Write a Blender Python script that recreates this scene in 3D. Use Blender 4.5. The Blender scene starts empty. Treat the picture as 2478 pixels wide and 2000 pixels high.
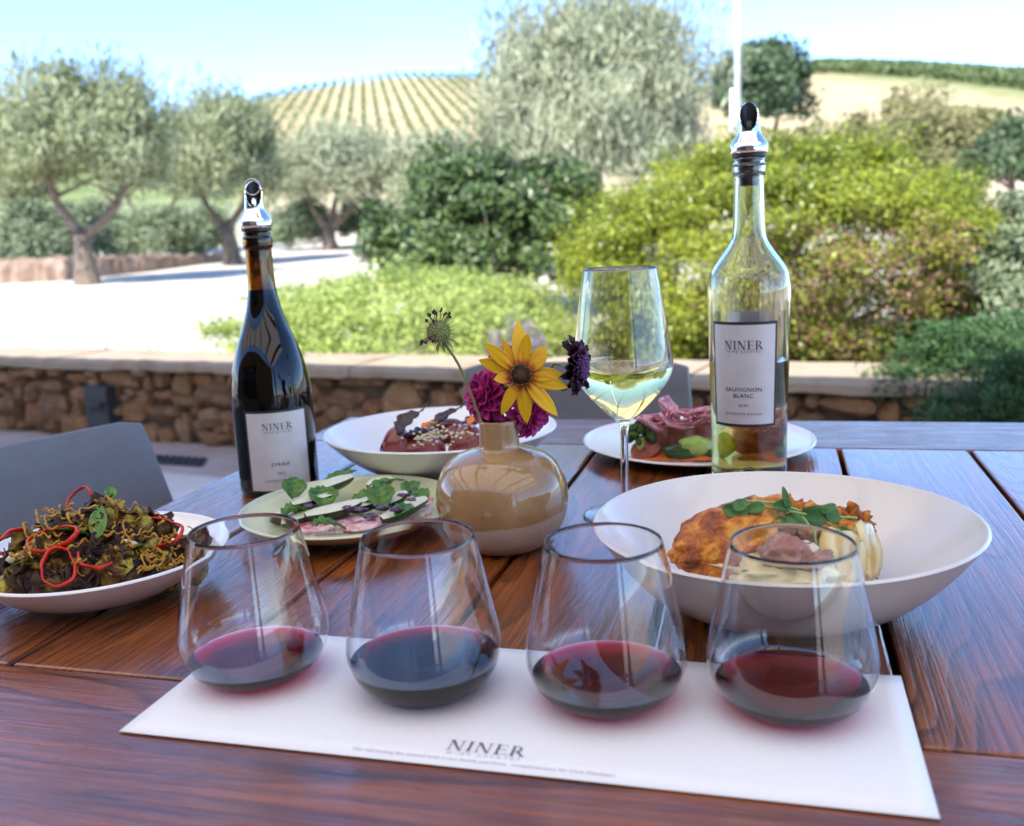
import bpy, math, random
import numpy as np
from mathutils import Vector, Matrix, noise as mnoise

random.seed(7)
rng = np.random.default_rng(7)
SC = bpy.context.scene
COL = SC.collection
PI = math.pi
R = math.radians

# ------------------------------------------------------------------ camera
K = 1024 / 2151.0                     # photo display pixel -> render pixel
F_PX = 2020 * K
PITCH, ROLL, CAM_Z = 10.75, 2.65, 1.0
_p, _r = R(PITCH), R(ROLL)
_F = Vector((0, math.cos(_p), -math.sin(_p)))
_R0 = Vector((1, 0, 0)); _U0 = _R0.cross(_F)
_R = math.cos(_r) * _R0 - math.sin(_r) * _U0
_U = math.cos(_r) * _U0 + math.sin(_r) * _R0
CAMP = Vector((0, 0, CAM_Z))
cam_data = bpy.data.cameras.new('camera')
cam = bpy.data.objects.new('camera', cam_data); COL.objects.link(cam)
m = Matrix((_R, _U, -_F)).transposed().to_4x4(); m.translation = CAMP
cam.matrix_world = m
cam_data.sensor_width = 36; cam_data.sensor_fit = 'HORIZONTAL'
cam_data.lens = 36 * F_PX / 1024
cam_data.clip_start = .02; cam_data.clip_end = 5000
cam_data.dof.use_dof = True
cam_data.dof.focus_distance = 0.69
cam_data.dof.aperture_fstop = (cam_data.lens / 1000) / .0043
cam_data.dof.aperture_blades = 9
SC.camera = cam

# ------------------------------------------------------------------ sky, sun, exposure
SUN_EL, SUN_VEC = 52, Vector((-.42, -.68, 1.0))       # towards the sun
az = math.atan2(SUN_VEC.x, SUN_VEC.y)
SUN_EL = math.degrees(math.atan2(SUN_VEC.z, math.hypot(SUN_VEC.x, SUN_VEC.y)))
world = bpy.data.worlds.new('World'); SC.world = world; world.use_nodes = True
nt = world.node_tree
bg = nt.nodes['Background']; bg.inputs['Strength'].default_value = .125
sky = nt.nodes.new('ShaderNodeTexSky'); sky.sky_type = 'NISHITA'; sky.sun_disc = False
sky.sun_elevation = R(SUN_EL); sky.sun_rotation = az
sky.air_density = .62; sky.dust_density = 0; sky.ozone_density = 5.5; sky.altitude = 500
nt.links.new(sky.outputs[0], bg.inputs[0])
sl = bpy.data.lights.new('sun', 'SUN'); sl.energy = 2.3; sl.angle = R(.53); sl.color = (1, .95, .87)
sun = bpy.data.objects.new('sun', sl); COL.objects.link(sun)
sun.rotation_euler = SUN_VEC.to_track_quat('Z', 'Y').to_euler(); sun.location = (-5, -8, 12)
SC.view_settings.view_transform = 'Standard'; SC.view_settings.look = 'None'
SC.view_settings.exposure = 2.3; SC.view_settings.gamma = 1
cy = SC.cycles
cy.use_denoising = True
cy.max_bounces = 14; cy.transmission_bounces = 14; cy.glossy_bounces = 6; cy.diffuse_bounces = 4
cy.transparent_max_bounces = 12
cy.caustics_refractive = True; cy.caustics_reflective = False; cy.blur_glossy = .5
cy.sample_clamp_indirect = 8

# ------------------------------------------------------------------ placing helpers
def ray(px, py):
    return _F + _R * ((px * K - 512) / F_PX) + _U * ((413 - py * K) / F_PX)
def at(px, py, z):                    # point on the level plane z
    d = ray(px, py); return CAMP + d * ((z - CAM_Z) / d.z)
def atY(px, py, Y):
    d = ray(px, py); return CAMP + d * (Y / d.y)
def drop(px, py, surf, t0=.2, t1=60, n=4000):   # first hit of a view ray with a height function
    d = ray(px, py)
    for i in range(n):
        t = t0 * (t1 / t0) ** (i / n)
        P = CAMP + d * t
        if P.z <= surf(P.x, P.y): return P
    return CAMP + d * t1
def proj_dist(P): return (Vector(P) - CAMP).dot(_F)

# ------------------------------------------------------------------ object helpers
def tag(o, label=None, cat=None, group=None, kind=None):
    if label: o['label'] = label
    if cat: o['category'] = cat
    if group: o['group'] = group
    if kind: o['kind'] = kind
    return o
def empty(name, loc, rz=0, label=None, cat=None, group=None):
    o = bpy.data.objects.new(name, None); COL.objects.link(o)
    o.empty_display_size = .05
    o.location = loc; o.rotation_euler = (0, 0, rz)
    return tag(o, label, cat, group)
def link_mesh(name, me, mat, parent=None, loc=None, smooth=True):
    o = bpy.data.objects.new(name, me); COL.objects.link(o)
    if mat: me.materials.append(mat)
    if parent is not None: o.parent = parent
    if loc is not None: o.location = loc
    if smooth and len(me.polygons):
        me.polygons.foreach_set('use_smooth', [True] * len(me.polygons))
    return o
def copy_tree(o, parent=None):
    c = o.copy(); COL.objects.link(c)
    if parent: c.parent = parent
    for ch in [x for x in bpy.data.objects if x.parent == o]: copy_tree(ch, c)
    return c

class MB:
    def __init__(s): s.v = []; s.f = []
    def add(s, v, f, M=None):
        n = len(s.v)
        for p in v:
            s.v.append(tuple(M @ Vector(p)) if M is not None else tuple(p))
        s.f += [tuple(i + n for i in q) for q in f]
        return s
    def box(s, a, b, M=None):
        (x0, y0, z0), (x1, y1, z1) = a, b
        v = [(x0,y0,z0),(x1,y0,z0),(x1,y1,z0),(x0,y1,z0),(x0,y0,z1),(x1,y0,z1),(x1,y1,z1),(x0,y1,z1)]
        return s.add(v, [(0,3,2,1),(4,5,6,7),(0,1,5,4),(1,2,6,5),(2,3,7,6),(3,0,4,7)], M)
    def lathe(s, prof, n=64, M=None, wob=None, cap=True):
        v = []; f = []; k = len(prof)
        for i in range(n):
            a = 2 * PI * i / n; ca, sa = math.cos(a), math.sin(a)
            for j, (r, z) in enumerate(prof):
                w = wob(a, j) if wob else 1
                v.append((r * ca * w, r * sa * w, z))
        for i in range(n):
            for j in range(k - 1):
                a, b = i * k + j, ((i + 1) % n) * k + j
                f.append((a, b, b + 1, a + 1))
        if cap and prof[0][0] > 1e-6: f.append(tuple(i * k for i in reversed(range(n))))
        if cap and prof[-1][0] > 1e-6 and not (abs(prof[-1][0]-prof[0][0])<1e-7 and abs(prof[-1][1]-prof[0][1])<1e-7):
            f.append(tuple(i * k + k - 1 for i in range(n)))
        return s.add(v, f, M)
    def tube(s, path, rad, n=8, cap=True, M=None):
        path = [Vector(p) for p in path]
        if not hasattr(rad, '__len__'): rad = [rad] * len(path)
        v = []; f = []; up = None
        for i, p in enumerate(path):
            t = (path[min(i + 1, len(path) - 1)] - path[max(i - 1, 0)])
            t = t.normalized() if t.length > 1e-9 else Vector((0, 0, 1))
            if up is None:
                up = Vector((0, 0, 1)) if abs(t.z) < .9 else Vector((1, 0, 0))
            a = t.cross(up)
            if a.length < 1e-6: a = t.orthogonal()
            a.normalize(); b = a.cross(t).normalized(); up = b
            for k in range(n):
                w = 2 * PI * k / n
                v.append(p + (a * math.cos(w) + b * math.sin(w)) * rad[i])
        for i in range(len(path) - 1):
            for k in range(n):
                q = (k + 1) % n
                f.append((i*n+k, (i+1)*n+k, (i+1)*n+q, i*n+q))
        if cap:
            f.append(tuple(range(n))); f.append(tuple((len(path)-1)*n + k for k in reversed(range(n))))
        return s.add(v, f, M)
    def ball(s, c, r, amp=0, fr=3, seed=0, nu=20, nv=12, M=None, fn=None, pw=1):
        c = Vector(c); r = Vector(r) if hasattr(r, '__len__') else Vector((r, r, r))
        v = []; f = []
        for j in range(nv + 1):
            th = PI * j / nv
            for i in range(nu):
                ph = 2 * PI * i / nu
                d = Vector((math.sin(th)*math.cos(ph), math.sin(th)*math.sin(ph), math.cos(th)))
                k = 1
                if amp:
                    k += amp * mnoise.noise(d * fr + Vector((seed * 7.3, seed * 1.7, 0)))
                    k += amp * .5 * mnoise.noise(d * fr * 2.7 + Vector((seed * 3.3, 5, seed)))
                if fn: k *= fn(d)
                v.append(c + Vector((d.x*r.x, d.y*r.y, d.z*r.z)) * k)
        for j in range(nv):
            for i in range(nu):
                q = (i + 1) % nu
                f.append((j*nu+i, (j+1)*nu+i, (j+1)*nu+q, j*nu+q))
        return s.add(v, f, M)
    def leaf(s, M, L, W, cup=.15, bend=.2, n=6, thick=0, wavy=0, tip=1.0, notch=None):
        # leaf along +Y, normal +Z
        v = []; f = []
        for i in range(n + 1):
            t = i / n
            w = W * .5 * (math.sin(PI * min(1, t ** .8)) ** tip + (.03 if i < n else 0))
            if notch: w *= 1 + notch * (i % 2)
            z = bend * L * (t * t)
            for k in (-1, -.5, 0, .5, 1):
                v.append((k * w, t * L, -z + cup * abs(k) ** 2 * w * 2 + wavy * W * math.sin(i * 2.1 + k * 2)))
        for i in range(n):
            for k in range(4):
                a = i * 5 + k
                f.append((a, a + 1, a + 6, a + 5))
        s.add(v, f, M)
        return s
    def mesh(s, name):
        me = bpy.data.meshes.new(name); me.from_pydata([tuple(p) for p in s.v], [], s.f); me.update()
        return me
    def build(s, name, mat, parent=None, loc=None, smooth=True, bevel=0, solid=0, auto=0, sub=0):
        o = link_mesh(name, s.mesh(name), mat, parent, loc, smooth)
        if solid:
            md = o.modifiers.new('s', 'SOLIDIFY'); md.thickness = solid; md.offset = 0
        if bevel:
            md = o.modifiers.new('b', 'BEVEL'); md.width = bevel; md.segments = 2; md.limit_method = 'ANGLE'; md.angle_limit = R(40)
        if sub:
            md = o.modifiers.new('u', 'SUBSURF'); md.levels = sub; md.render_levels = sub
        if auto: o.data.set_sharp_from_angle(angle=R(auto))
        return o

# ------------------------------------------------------------------ material helpers
def newmat(name):
    m = bpy.data.materials.new(name); m.use_nodes = True
    nt = m.node_tree; return m, nt, nt.nodes['Principled BSDF']
def nd(nt, typ, **kw):
    n = nt.nodes.new(typ)
    for k, v in kw.items():
        if k.startswith('_'): setattr(n, k[1:], v)
        else: n.inputs[k].default_value = v
    return n
def coord(nt, scale=(1, 1, 1), kind='Object', loc=(0, 0, 0), rot=(0, 0, 0)):
    tc = nt.nodes.new('ShaderNodeTexCoord'); mp = nt.nodes.new('ShaderNodeMapping')
    mp.inputs['Scale'].default_value = scale; mp.inputs['Location'].default_value = loc; mp.inputs['Rotation'].default_value = rot
    nt.links.new(tc.outputs[kind], mp.inputs[0]); return mp.outputs[0]
def noise(nt, vec, scale, detail=4, rough=.55, dist=0):
    n = nt.nodes.new('ShaderNodeTexNoise'); n.inputs['Scale'].default_value = scale
    n.inputs['Detail'].default_value = detail; n.inputs['Roughness'].default_value = rough; n.inputs['Distortion'].default_value = dist
    nt.links.new(vec, n.inputs['Vector']); return n.outputs['Fac']
def ramp(nt, fac, stops, interp='LINEAR'):
    r = nt.nodes.new('ShaderNodeValToRGB'); cr = r.color_ramp; cr.interpolation = interp
    while len(cr.elements) < len(stops): cr.elements.new(.5)
    for e, (p, c) in zip(cr.elements, stops):
        e.position = p; e.color = (c[0], c[1], c[2], 1) if hasattr(c, '__len__') else (c, c, c, 1)
    nt.links.new(fac, r.inputs[0]); return r.outputs[0]
def mix(nt, fac, a, b, mode='MIX'):
    n = nt.nodes.new('ShaderNodeMix'); n.data_type = 'RGBA'; n.blend_type = mode
    for sock, val in ((n.inputs[0], fac), (n.inputs[6], a), (n.inputs[7], b)):
        if hasattr(val, 'is_linked'): nt.links.new(val, sock)
        elif hasattr(val, '__len__'): sock.default_value = (*val[:3], 1)
        else: sock.default_value = val
    return n.outputs[2]
def math_(nt, op, a, b=None, c=None):
    n = nt.nodes.new('ShaderNodeMath'); n.operation = op
    for i, x in enumerate((a, b, c)):
        if x is None: continue
        if hasattr(x, 'is_linked'): nt.links.new(x, n.inputs[i])
        else: n.inputs[i].default_value = x
    return n.outputs[0]
def bump(nt, bsdf, h, strength=.3, dist=.001):
    b = nt.nodes.new('ShaderNodeBump'); b.inputs['Strength'].default_value = strength; b.inputs['Distance'].default_value = dist
    nt.links.new(h, b.inputs['Height']); nt.links.new(b.outputs[0], bsdf.inputs['Normal'])
def mat_noise(name, stops, scale=20, rough=.5, bump_s=.3, bump_d=.001, bscale=None, spec=.3, coat=0, stretch=(1,1,1), detail=5, sss=0, dist=0):
    m, nt, b = newmat(name)
    v = coord(nt, stretch)
    n = noise(nt, v, scale, detail, .6, dist)
    nt.links.new(ramp(nt, n, stops), b.inputs['Base Color'])
    b.inputs['Roughness'].default_value = rough; b.inputs['Specular IOR Level'].default_value = spec
    b.inputs['Coat Weight'].default_value = coat; b.inputs['Coat Roughness'].default_value = .08
    if sss:
        b.inputs['Subsurface Weight'].default_value = sss; b.inputs['Subsurface Radius'].default_value = (.6, .3, .2); b.inputs['Subsurface Scale'].default_value = .004
    if bump_s: bump(nt, b, noise(nt, v, bscale or scale * 3, 4), bump_s, bump_d)
    return m
def mat_leaf(name, a, b_, c=None, rough=.5, trans=.35, spec=.3, vscale=1.2):
    m, nt, b = newmat(name)
    g = nt.nodes.new('ShaderNodeNewGeometry')
    stops = [(0, a), (1, b_)] if c is None else [(0, a), (.55, b_), (1, c)]
    col = ramp(nt, g.outputs['Random Per Island'], stops)
    nz = noise(nt, coord(nt), vscale, 3)
    col = mix(nt, ramp(nt, nz, [(.35, 0), (.65, 1)]), col, mix(nt, .5, col, b_ if c is None else c))
    nt.links.new(col, b.inputs['Base Color'])
    b.inputs['Roughness'].default_value = rough; b.inputs['Specular IOR Level'].default_value = spec
    tr = nt.nodes.new('ShaderNodeBsdfTranslucent'); nt.links.new(col, tr.inputs[0])
    ms = nt.nodes.new('ShaderNodeMixShader'); ms.inputs[0].default_value = trans
    out = nt.nodes['Material Output']
    nt.links.new(b.outputs[0], ms.inputs[1]); nt.links.new(tr.outputs[0], ms.inputs[2]); nt.links.new(ms.outputs[0], out.inputs[0])
    return m
def mat_plain(name, col, rough=.5, metal=0, spec=.5, coat=0):
    m, nt, b = newmat(name)
    n = noise(nt, coord(nt), 60, 3)
    nt.links.new(ramp(nt, n, [(.3, [c * .93 for c in col]), (.7, [min(1, c * 1.05) for c in col])]), b.inputs['Base Color'])
    b.inputs['Roughness'].default_value = rough; b.inputs['Metallic'].default_value = metal
    b.inputs['Specular IOR Level'].default_value = spec; b.inputs['Coat Weight'].default_value = coat
    return m
def mat_glass(name, col=(1, 1, 1), ior=1.5, rough=0, absorb=None, dens=0):
    m = bpy.data.materials.new(name); m.use_nodes = True; nt = m.node_tree
    nt.nodes.remove(nt.nodes['Principled BSDF'])
    g = nt.nodes.new('ShaderNodeBsdfGlass'); g.inputs['Color'].default_value = (*col, 1); g.inputs['IOR'].default_value = ior
    g.inputs['Roughness'].default_value = rough
    out = nt.nodes['Material Output']; nt.links.new(g.outputs[0], out.inputs['Surface'])
    if absorb:
        v = nt.nodes.new('ShaderNodeVolumeAbsorption'); v.inputs[0].default_value = (*absorb, 1); v.inputs[1].default_value = dens
        nt.links.new(v.outputs[0], out.inputs['Volume'])
    return m

def wood_mat(name, along='Y', light=(.30, .080, .015), dark=(.055, .014, .004), ring=22, rough=.24):
    m, nt, b = newmat(name)
    tc = nt.nodes.new('ShaderNodeTexCoord'); oi = nt.nodes.new('ShaderNodeObjectInfo')
    off = nt.nodes.new('ShaderNodeVectorMath'); off.operation = 'SCALE'; off.inputs[0].default_value = (3.7, 9.1, 5.3)
    nt.links.new(oi.outputs['Random'], off.inputs['Scale'])
    add = nt.nodes.new('ShaderNodeVectorMath'); nt.links.new(tc.outputs['Object'], add.inputs[0]); nt.links.new(off.outputs[0], add.inputs[1])
    def mp(s):
        if along == 'X': s = (s[1], s[0], s[2])
        n = nt.nodes.new('ShaderNodeMapping'); n.inputs['Scale'].default_value = s
        nt.links.new(add.outputs[0], n.inputs[0]); return n.outputs[0]
    big = noise(nt, mp((5, .9, 5)), 1.6, 2, .5, .4)               # cathedral figure
    rings = math_(nt, 'FRACT', math_(nt, 'MULTIPLY', big, ring))
    r1 = ramp(nt, rings, [(0, 0), (.12, 1), (.75, .45), (1, .0)])
    pores = noise(nt, mp((420, 9, 100)), 1, 3, .7)
    pr = ramp(nt, pores, [(.42, 1), (.6, 0)])
    streak = noise(nt, mp((60, 1.2, 60)), 1, 4, .6)
    col = ramp(nt, r1, [(0, dark), (1, light)])
    col = mix(nt, ramp(nt, streak, [(.35, 0), (.7, .6)]), col, (light[0]*1.2, light[1]*1.25, light[2]*1.3))
    pm = math_(nt, 'MULTIPLY', pr, .45)
    col = mix(nt, pm, col, (dark[0]*.45, dark[1]*.45, dark[2]*.45))
    nt.links.new(col, b.inputs['Base Color'])
    b.inputs['Roughness'].default_value = rough
    rr = ramp(nt, streak, [(.3, rough * .8), (.75, rough * 1.5)])
    nt.links.new(rr, b.inputs['Roughness'])
    b.inputs['Coat Weight'].default_value = 1; b.inputs['Coat Roughness'].default_value = .12; b.inputs['Coat IOR'].default_value = 1.5; b.inputs['Specular IOR Level'].default_value = .25
    h = math_(nt, 'ADD', math_(nt, 'MULTIPLY', pr, -.55), math_(nt, 'MULTIPLY', r1, .45))
    h = math_(nt, 'ADD', h, math_(nt, 'MULTIPLY', noise(nt, mp((14, 2, 14)), 1, 2), 1.2))
    bu = nt.nodes.new('ShaderNodeBump'); bu.inputs['Strength'].default_value = .4; bu.inputs['Distance'].default_value = .0005
    nt.links.new(h, bu.inputs['Height']); nt.links.new(bu.outputs[0], b.inputs['Normal']); nt.links.new(bu.outputs[0], b.inputs['Coat Normal'])
    return m

WALL_A = Vector((-2.97, 5.48)); WALL_B = Vector((1.08, 3.43))
WD = (WALL_B - WALL_A).normalized(); WN = Vector((-WD.y, WD.x))
if WN.y < 0: WN = -WN
def wall_d(x, y): return (Vector((x, y)) - WALL_A).dot(WN)

# ------------------------------------------------------------------ ground, hill
CREST = [(-1.2, .02), (-.75, .05), (-.45, .09), (-.36, .115), (-.262, .135), (-.2, .147), (-.1, .156), (-.02, .152), (.1, .135), (.2, .135), (.27, .145), (.33, .1475), (.42, .141), (.53, .128), (.75, .10), (1.3, .04)]
def crest(t): return float(np.interp(t, [a for a, _ in CREST], [b for _, b in CREST]))
def sst(x, a, b):
    x = min(1, max(0, (x - a) / (b - a))); return x * x * (3 - 2 * x)
def ground_z(x, y):
    d = wall_d(x, y)
    base = .21 + .016 * max(0, min(y, 40) - 7) + .0003 * max(0, min(y, 40) - 7) ** 2
    h = -.25 + (base + .25) * sst(d, .02, .30)
    if y > 36:
        t = x / y; e = crest(t)
        yc = 9.48 / (.22 - e); hc = 1.2 + .22 * (yc - 44)
        k = 1.2 + .22 * (y - 44)
        if y > yc - 6: 
            q = (y - (yc - 6)) / 12
            k = hc - 1.32 + (1.32 * (1 - (1 - min(q, 1)) ** 2)) if q < 1 else hc - .12 * (y - yc - 6)
        h = max(k, -20) if y > 44 else h + (1.2 - h) * sst(y, 36, 44)
        h = max(h, 1.0)
    return h
gm, nt, b = newmat('ground_mat')
tc = nt.nodes.new('ShaderNodeTexCoord'); sp = nt.nodes.new('ShaderNodeSeparateXYZ'); nt.links.new(tc.outputs['Object'], sp.inputs[0])
Y_ = sp.outputs['Y']; T_ = math_(nt, 'DIVIDE', sp.outputs['X'], math_(nt, 'MAXIMUM', Y_, 1))
grav = ramp(nt, noise(nt, tc.outputs['Object'], 90, 5, .7), [(.3, (.46, .41, .34)), (.7, (.66, .61, .53))])
tan = ramp(nt, noise(nt, tc.outputs['Object'], .25, 6, .6), [(.3, (.34, .27, .145)), (.7, (.46, .385, .235))])
green = ramp(nt, noise(nt, tc.outputs['Object'], .5, 6, .6), [(.3, (.10, .14, .05)), (.7, (.21, .25, .10))])
far_ = ramp(nt, math_(nt, 'MULTIPLY_ADD', Y_, 1/30, -26/30), [(0, 0), (1, 1)])
nse = noise(nt, tc.outputs['Object'], .06, 3)
gl = ramp(nt, math_(nt, 'MULTIPLY_ADD', T_, -12, -2.75), [(0, 0), (.6, 1)])                 # left shoulder is covered in vines
top_ = math_(nt, 'MULTIPLY_ADD', nse, 14, Y_)
gr = ramp(nt, math_(nt, 'MULTIPLY_ADD', math_(nt, 'SUBTRACT', math_(nt, 'ADD', top_, math_(nt, 'MULTIPLY', T_, 160)), 0), 1/16, -166/16), [(0, 0), (1, 1)])
grr = math_(nt, 'MULTIPLY', gr, ramp(nt, math_(nt, 'MULTIPLY_ADD', T_, 8, -1.8), [(0, 0), (1, 1)]))
hillc = mix(nt, math_(nt, 'MAXIMUM', gl, grr), tan, green)
nt.links.new(mix(nt, far_, grav, hillc), b.inputs['Base Color'])
b.inputs['Roughness'].default_value = .95; b.inputs['Specular IOR Level'].default_value = .1
NA, NR = 420, 230
rs = [1.2 * (1400 / 1.2) ** (i / (NR - 1)) for i in range(NR)]
v = [(0, 0, -.25)]; f = []
for rr_ in rs:
    for k in range(NA):
        a = 2 * PI * k / NA
        x, y = rr_ * math.sin(a), rr_ * math.cos(a); v.append((x, y, ground_z(x, y)))
for k in range(NA): f.append((0, 1 + (k + 1) % NA, 1 + k))
for i in range(NR - 1):
    for k in range(NA):
        q = (k + 1) % NA
        f.append((1 + i*NA + k, 1 + i*NA + q, 1 + (i+1)*NA + q, 1 + (i+1)*NA + k))
me = bpy.data.meshes.new('ground'); me.from_pydata(v, [], f); me.update()
tag(link_mesh('ground', me, gm), kind='structure')

# terrace floor of large pale flagstones
tm, nt, b = newmat('terrace_mat')
vc = coord(nt, (1, 1, 1), rot=(0, 0, -math.atan2(WD.y, WD.x)))
br = nt.nodes.new('ShaderNodeTexBrick'); nt.links.new(vc, br.inputs['Vector'])
br.inputs['Color1'].default_value = (.52, .38, .29, 1); br.inputs['Color2'].default_value = (.44, .30, .23, 1); br.inputs['Mortar'].default_value = (.22, .18, .16, 1)
br.inputs['Scale'].default_value = 1; br.inputs['Mortar Size'].default_value = .006; br.inputs['Brick Width'].default_value = 1.3; br.inputs['Row Height'].default_value = .62
nt.links.new(mix(nt, .45, br.outputs[0], ramp(nt, noise(nt, vc, 3, 6), [(.3, (.30, .22, .18)), (.7, (.60, .50, .43))])), b.inputs['Base Color'])
b.inputs['Roughness'].default_value = .75
p = [WALL_A - WD * 9 + WN * .05, WALL_B + WD * 9 + WN * .05]
p += [p[1] - WN * 13, p[0] - WN * 13]
mb = MB(); mb.add([(q.x, q.y, 0) for q in p] + [(q.x, q.y, -.2) for q in p], [(0,3,2,1),(4,5,6,7),(0,1,5,4),(1,2,6,5),(2,3,7,6),(3,0,4,7)])
tag(mb.build('terrace_floor', tm, smooth=False), kind='structure')

bed_shade = mat_noise('bed_shade', [(.3, (.03, .02, .012)), (.6, (.09, .06, .035)), (.8, (.26, .18, .11))], 22, .95, .8, .01, 60)  # dark brown sheet painting the wall's shadow onto the ground below the bush
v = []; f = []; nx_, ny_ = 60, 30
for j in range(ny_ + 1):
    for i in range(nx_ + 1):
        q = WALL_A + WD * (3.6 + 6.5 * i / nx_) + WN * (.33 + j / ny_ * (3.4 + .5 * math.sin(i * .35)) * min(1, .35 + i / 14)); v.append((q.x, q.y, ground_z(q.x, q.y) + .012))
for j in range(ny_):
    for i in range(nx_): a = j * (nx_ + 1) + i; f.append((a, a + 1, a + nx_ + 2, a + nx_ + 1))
mb = MB(); mb.add(v, f); tag(mb.build('shaded_bed', bed_shade), kind='structure')

band = mat_noise('pale_floor', [(.3, (.60, .50, .42)), (.7, (.68, .59, .51))], 4, .75, .1)  # paler sheet over one strip of the terrace floor
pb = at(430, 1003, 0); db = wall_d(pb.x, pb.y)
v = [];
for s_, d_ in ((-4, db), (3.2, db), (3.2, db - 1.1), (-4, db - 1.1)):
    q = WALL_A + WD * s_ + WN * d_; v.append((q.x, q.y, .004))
mb = MB(); mb.add(v, [(0, 1, 2, 3)]); tag(mb.build('pale_floor_band', band, smooth=False), kind='structure')
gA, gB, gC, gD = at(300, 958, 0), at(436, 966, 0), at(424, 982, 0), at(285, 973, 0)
gr_ = empty('floor_stripe', (gA.x, gA.y, .004), 0, 'dark narrow grate let into the terrace floor between the grey chair and the red bottle', 'stripe')  # flat dark stripe with crossbars on the terrace floor
gr_['label'] = 'dark narrow grate in the terrace floor beside the red wine bottle'
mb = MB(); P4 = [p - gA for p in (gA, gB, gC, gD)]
mb.add([(p.x, p.y, 0) for p in P4] + [(p.x, p.y, .006) for p in P4], [(0,1,2,3),(4,7,6,5),(0,4,5,1),(1,5,6,2),(2,6,7,3),(3,7,4,0)]); mb.build('frame', mat_plain('stripe_metal', (.05, .052, .06), .5, .3), gr_, smooth=False)
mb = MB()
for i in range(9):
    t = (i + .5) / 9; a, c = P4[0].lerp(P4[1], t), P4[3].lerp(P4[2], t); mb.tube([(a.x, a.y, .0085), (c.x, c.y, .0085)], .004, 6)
mb.build('bars', mat_plain('stripe_bar', (.08, .082, .09), .4, .5), gr_)

# ------------------------------------------------------------------ unseen canopy and wall added behind the camera to shape the table's light
plaster = mat_noise('plaster', [(.3, (.55, .47, .38)), (.7, (.62, .55, .46))], 8, .85, .2)
beam = mat_noise('beam_wood', [(.3, (.16, .09, .045)), (.7, (.26, .16, .09))], 6, .6, .3, stretch=(1, 8, 8))
EDGE_S = Vector((-SUN_VEC.x, -SUN_VEC.y)) / SUN_VEC.z * (3.15 - .43)
E0 = WALL_A - EDGE_S - WN * .0
rot = math.atan2(WD.y, WD.x)
canvas, nt, b = newmat('cream_canvas')
nt.links.new(ramp(nt, noise(nt, coord(nt), 200, 2), [(.3, (.74, .70, .65)), (.7, (.80, .76, .71))]), b.inputs['Base Color']); b.inputs['Roughness'].default_value = .9
tr = nt.nodes.new('ShaderNodeBsdfTranslucent'); tr.inputs[0].default_value = (.84, .76, .66, 1); ms = nt.nodes.new('ShaderNodeMixShader'); ms.inputs[0].default_value = .62  # added canvas made translucent so it spreads fill light over the table
out = nt.nodes['Material Output']; nt.links.new(b.outputs[0], ms.inputs[1]); nt.links.new(tr.outputs[0], ms.inputs[2]); nt.links.new(ms.outputs[0], out.inputs[0])
roof = empty('added_canopy', (E0.x, E0.y, 0), rot, 'added translucent cream canvas shade canopy on timber posts and rafters, unseen behind the camera', 'roof')
mb = MB(); mb.add([(-2.6, -4.4, 3.16), (9.5, -4.4, 3.16), (9.5, 0, 3.16), (-2.6, 0, 3.16)], [(0, 1, 2, 3)]); mb.build('canvas_canopy', canvas, roof, smooth=False)
for i in range(8):
    mb = MB(); mb.box((-2.5 + i * 1.57, -4.35, 2.95), (-2.43 + i * 1.57, -.05, 3.147)); mb.build('rafter', beam, roof, smooth=False)
for x, y in ((-2.4, -4.2), (9.3, -4.2)):
    mb = MB(); mb.box((x - .12, y, 0), (x + .12, y + .24, 2.947)); mb.build('post', beam, roof, smooth=False)
bw = empty('unseen_wall', (E0.x, E0.y, 0), rot, 'added plastered wall with a wide window, unseen behind the camera', 'wall')  # unseen wall added to dim the reflections in the glassware
mb = MB()
for a, c in (((-7, -5.0, 0), (0, -4.72, 2.94)), ((4.5, -5.0, 0), (9, -4.72, 2.94)), ((0, -5.0, 2.3), (4.5, -4.72, 2.94)), ((0, -5.0, 0), (4.5, -4.72, .5))): mb.box(a, c)
mb.build('plaster_wall', mat_noise('brown_plaster', [(.3, (.16, .11, .075)), (.7, (.21, .15, .105))], 8, .85, .2), bw, smooth=False)
mb = MB(); mb.box((0, -4.88, .5), (4.5, -4.86, 2.3)); mb.build('window', mat_plain('dark_window', (.02, .022, .025), .05), bw, smooth=False)

# ------------------------------------------------------------------ stone seat wall
sm, nt, b = newmat('wall_stone_mat')
g = nt.nodes.new('ShaderNodeNewGeometry'); vc = coord(nt)
c1 = ramp(nt, g.outputs['Random Per Island'], [(0, (.12, .045, .018)), (.2, (.32, .15, .05)), (.4, (.18, .085, .045)), (.6, (.40, .22, .10)), (.8, (.30, .10, .03)), (1, (.46, .30, .17))])
nt.links.new(mix(nt, .55, c1, ramp(nt, noise(nt, vc, 12, 6, .7), [(.3, (.03, .015, .008)), (.55, (.20, .12, .055)), (.75, (.40, .27, .15))]), 'MIX'), b.inputs['Base Color'])
b.inputs['Roughness'].default_value = .9; bump(nt, b, noise(nt, vc, 25, 6, .7), .8, .01)
mortar = mat_noise('mortar', [(.3, (.05, .033, .02)), (.7, (.12, .08, .05))], 30, .95, .5, .004)
capm = mat_noise('cap_stone_mat', [(.3, (.27, .19, .12)), (.5, (.38, .29, .20)), (.7, (.33, .26, .19))], 5, .85, .5, .004, 30)
wall = empty('stone_wall', (WALL_A.x, WALL_A.y, 0), rot, 'low rubble stone seat wall with pale flat cap along the terrace edge', 'wall')
WL0, WL1, WT = -3.5, 8.5, .34
WH = .38
NX0, NX1 = .72, .86           # niche of the step light
mb = MB(); mb.box((WL0, .03, 0), (WL1, WT, WH)); mb.build('mortar_core', mortar, wall, smooth=False)
mb = MB(); rs_ = random.Random(3)
cells = []
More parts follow.
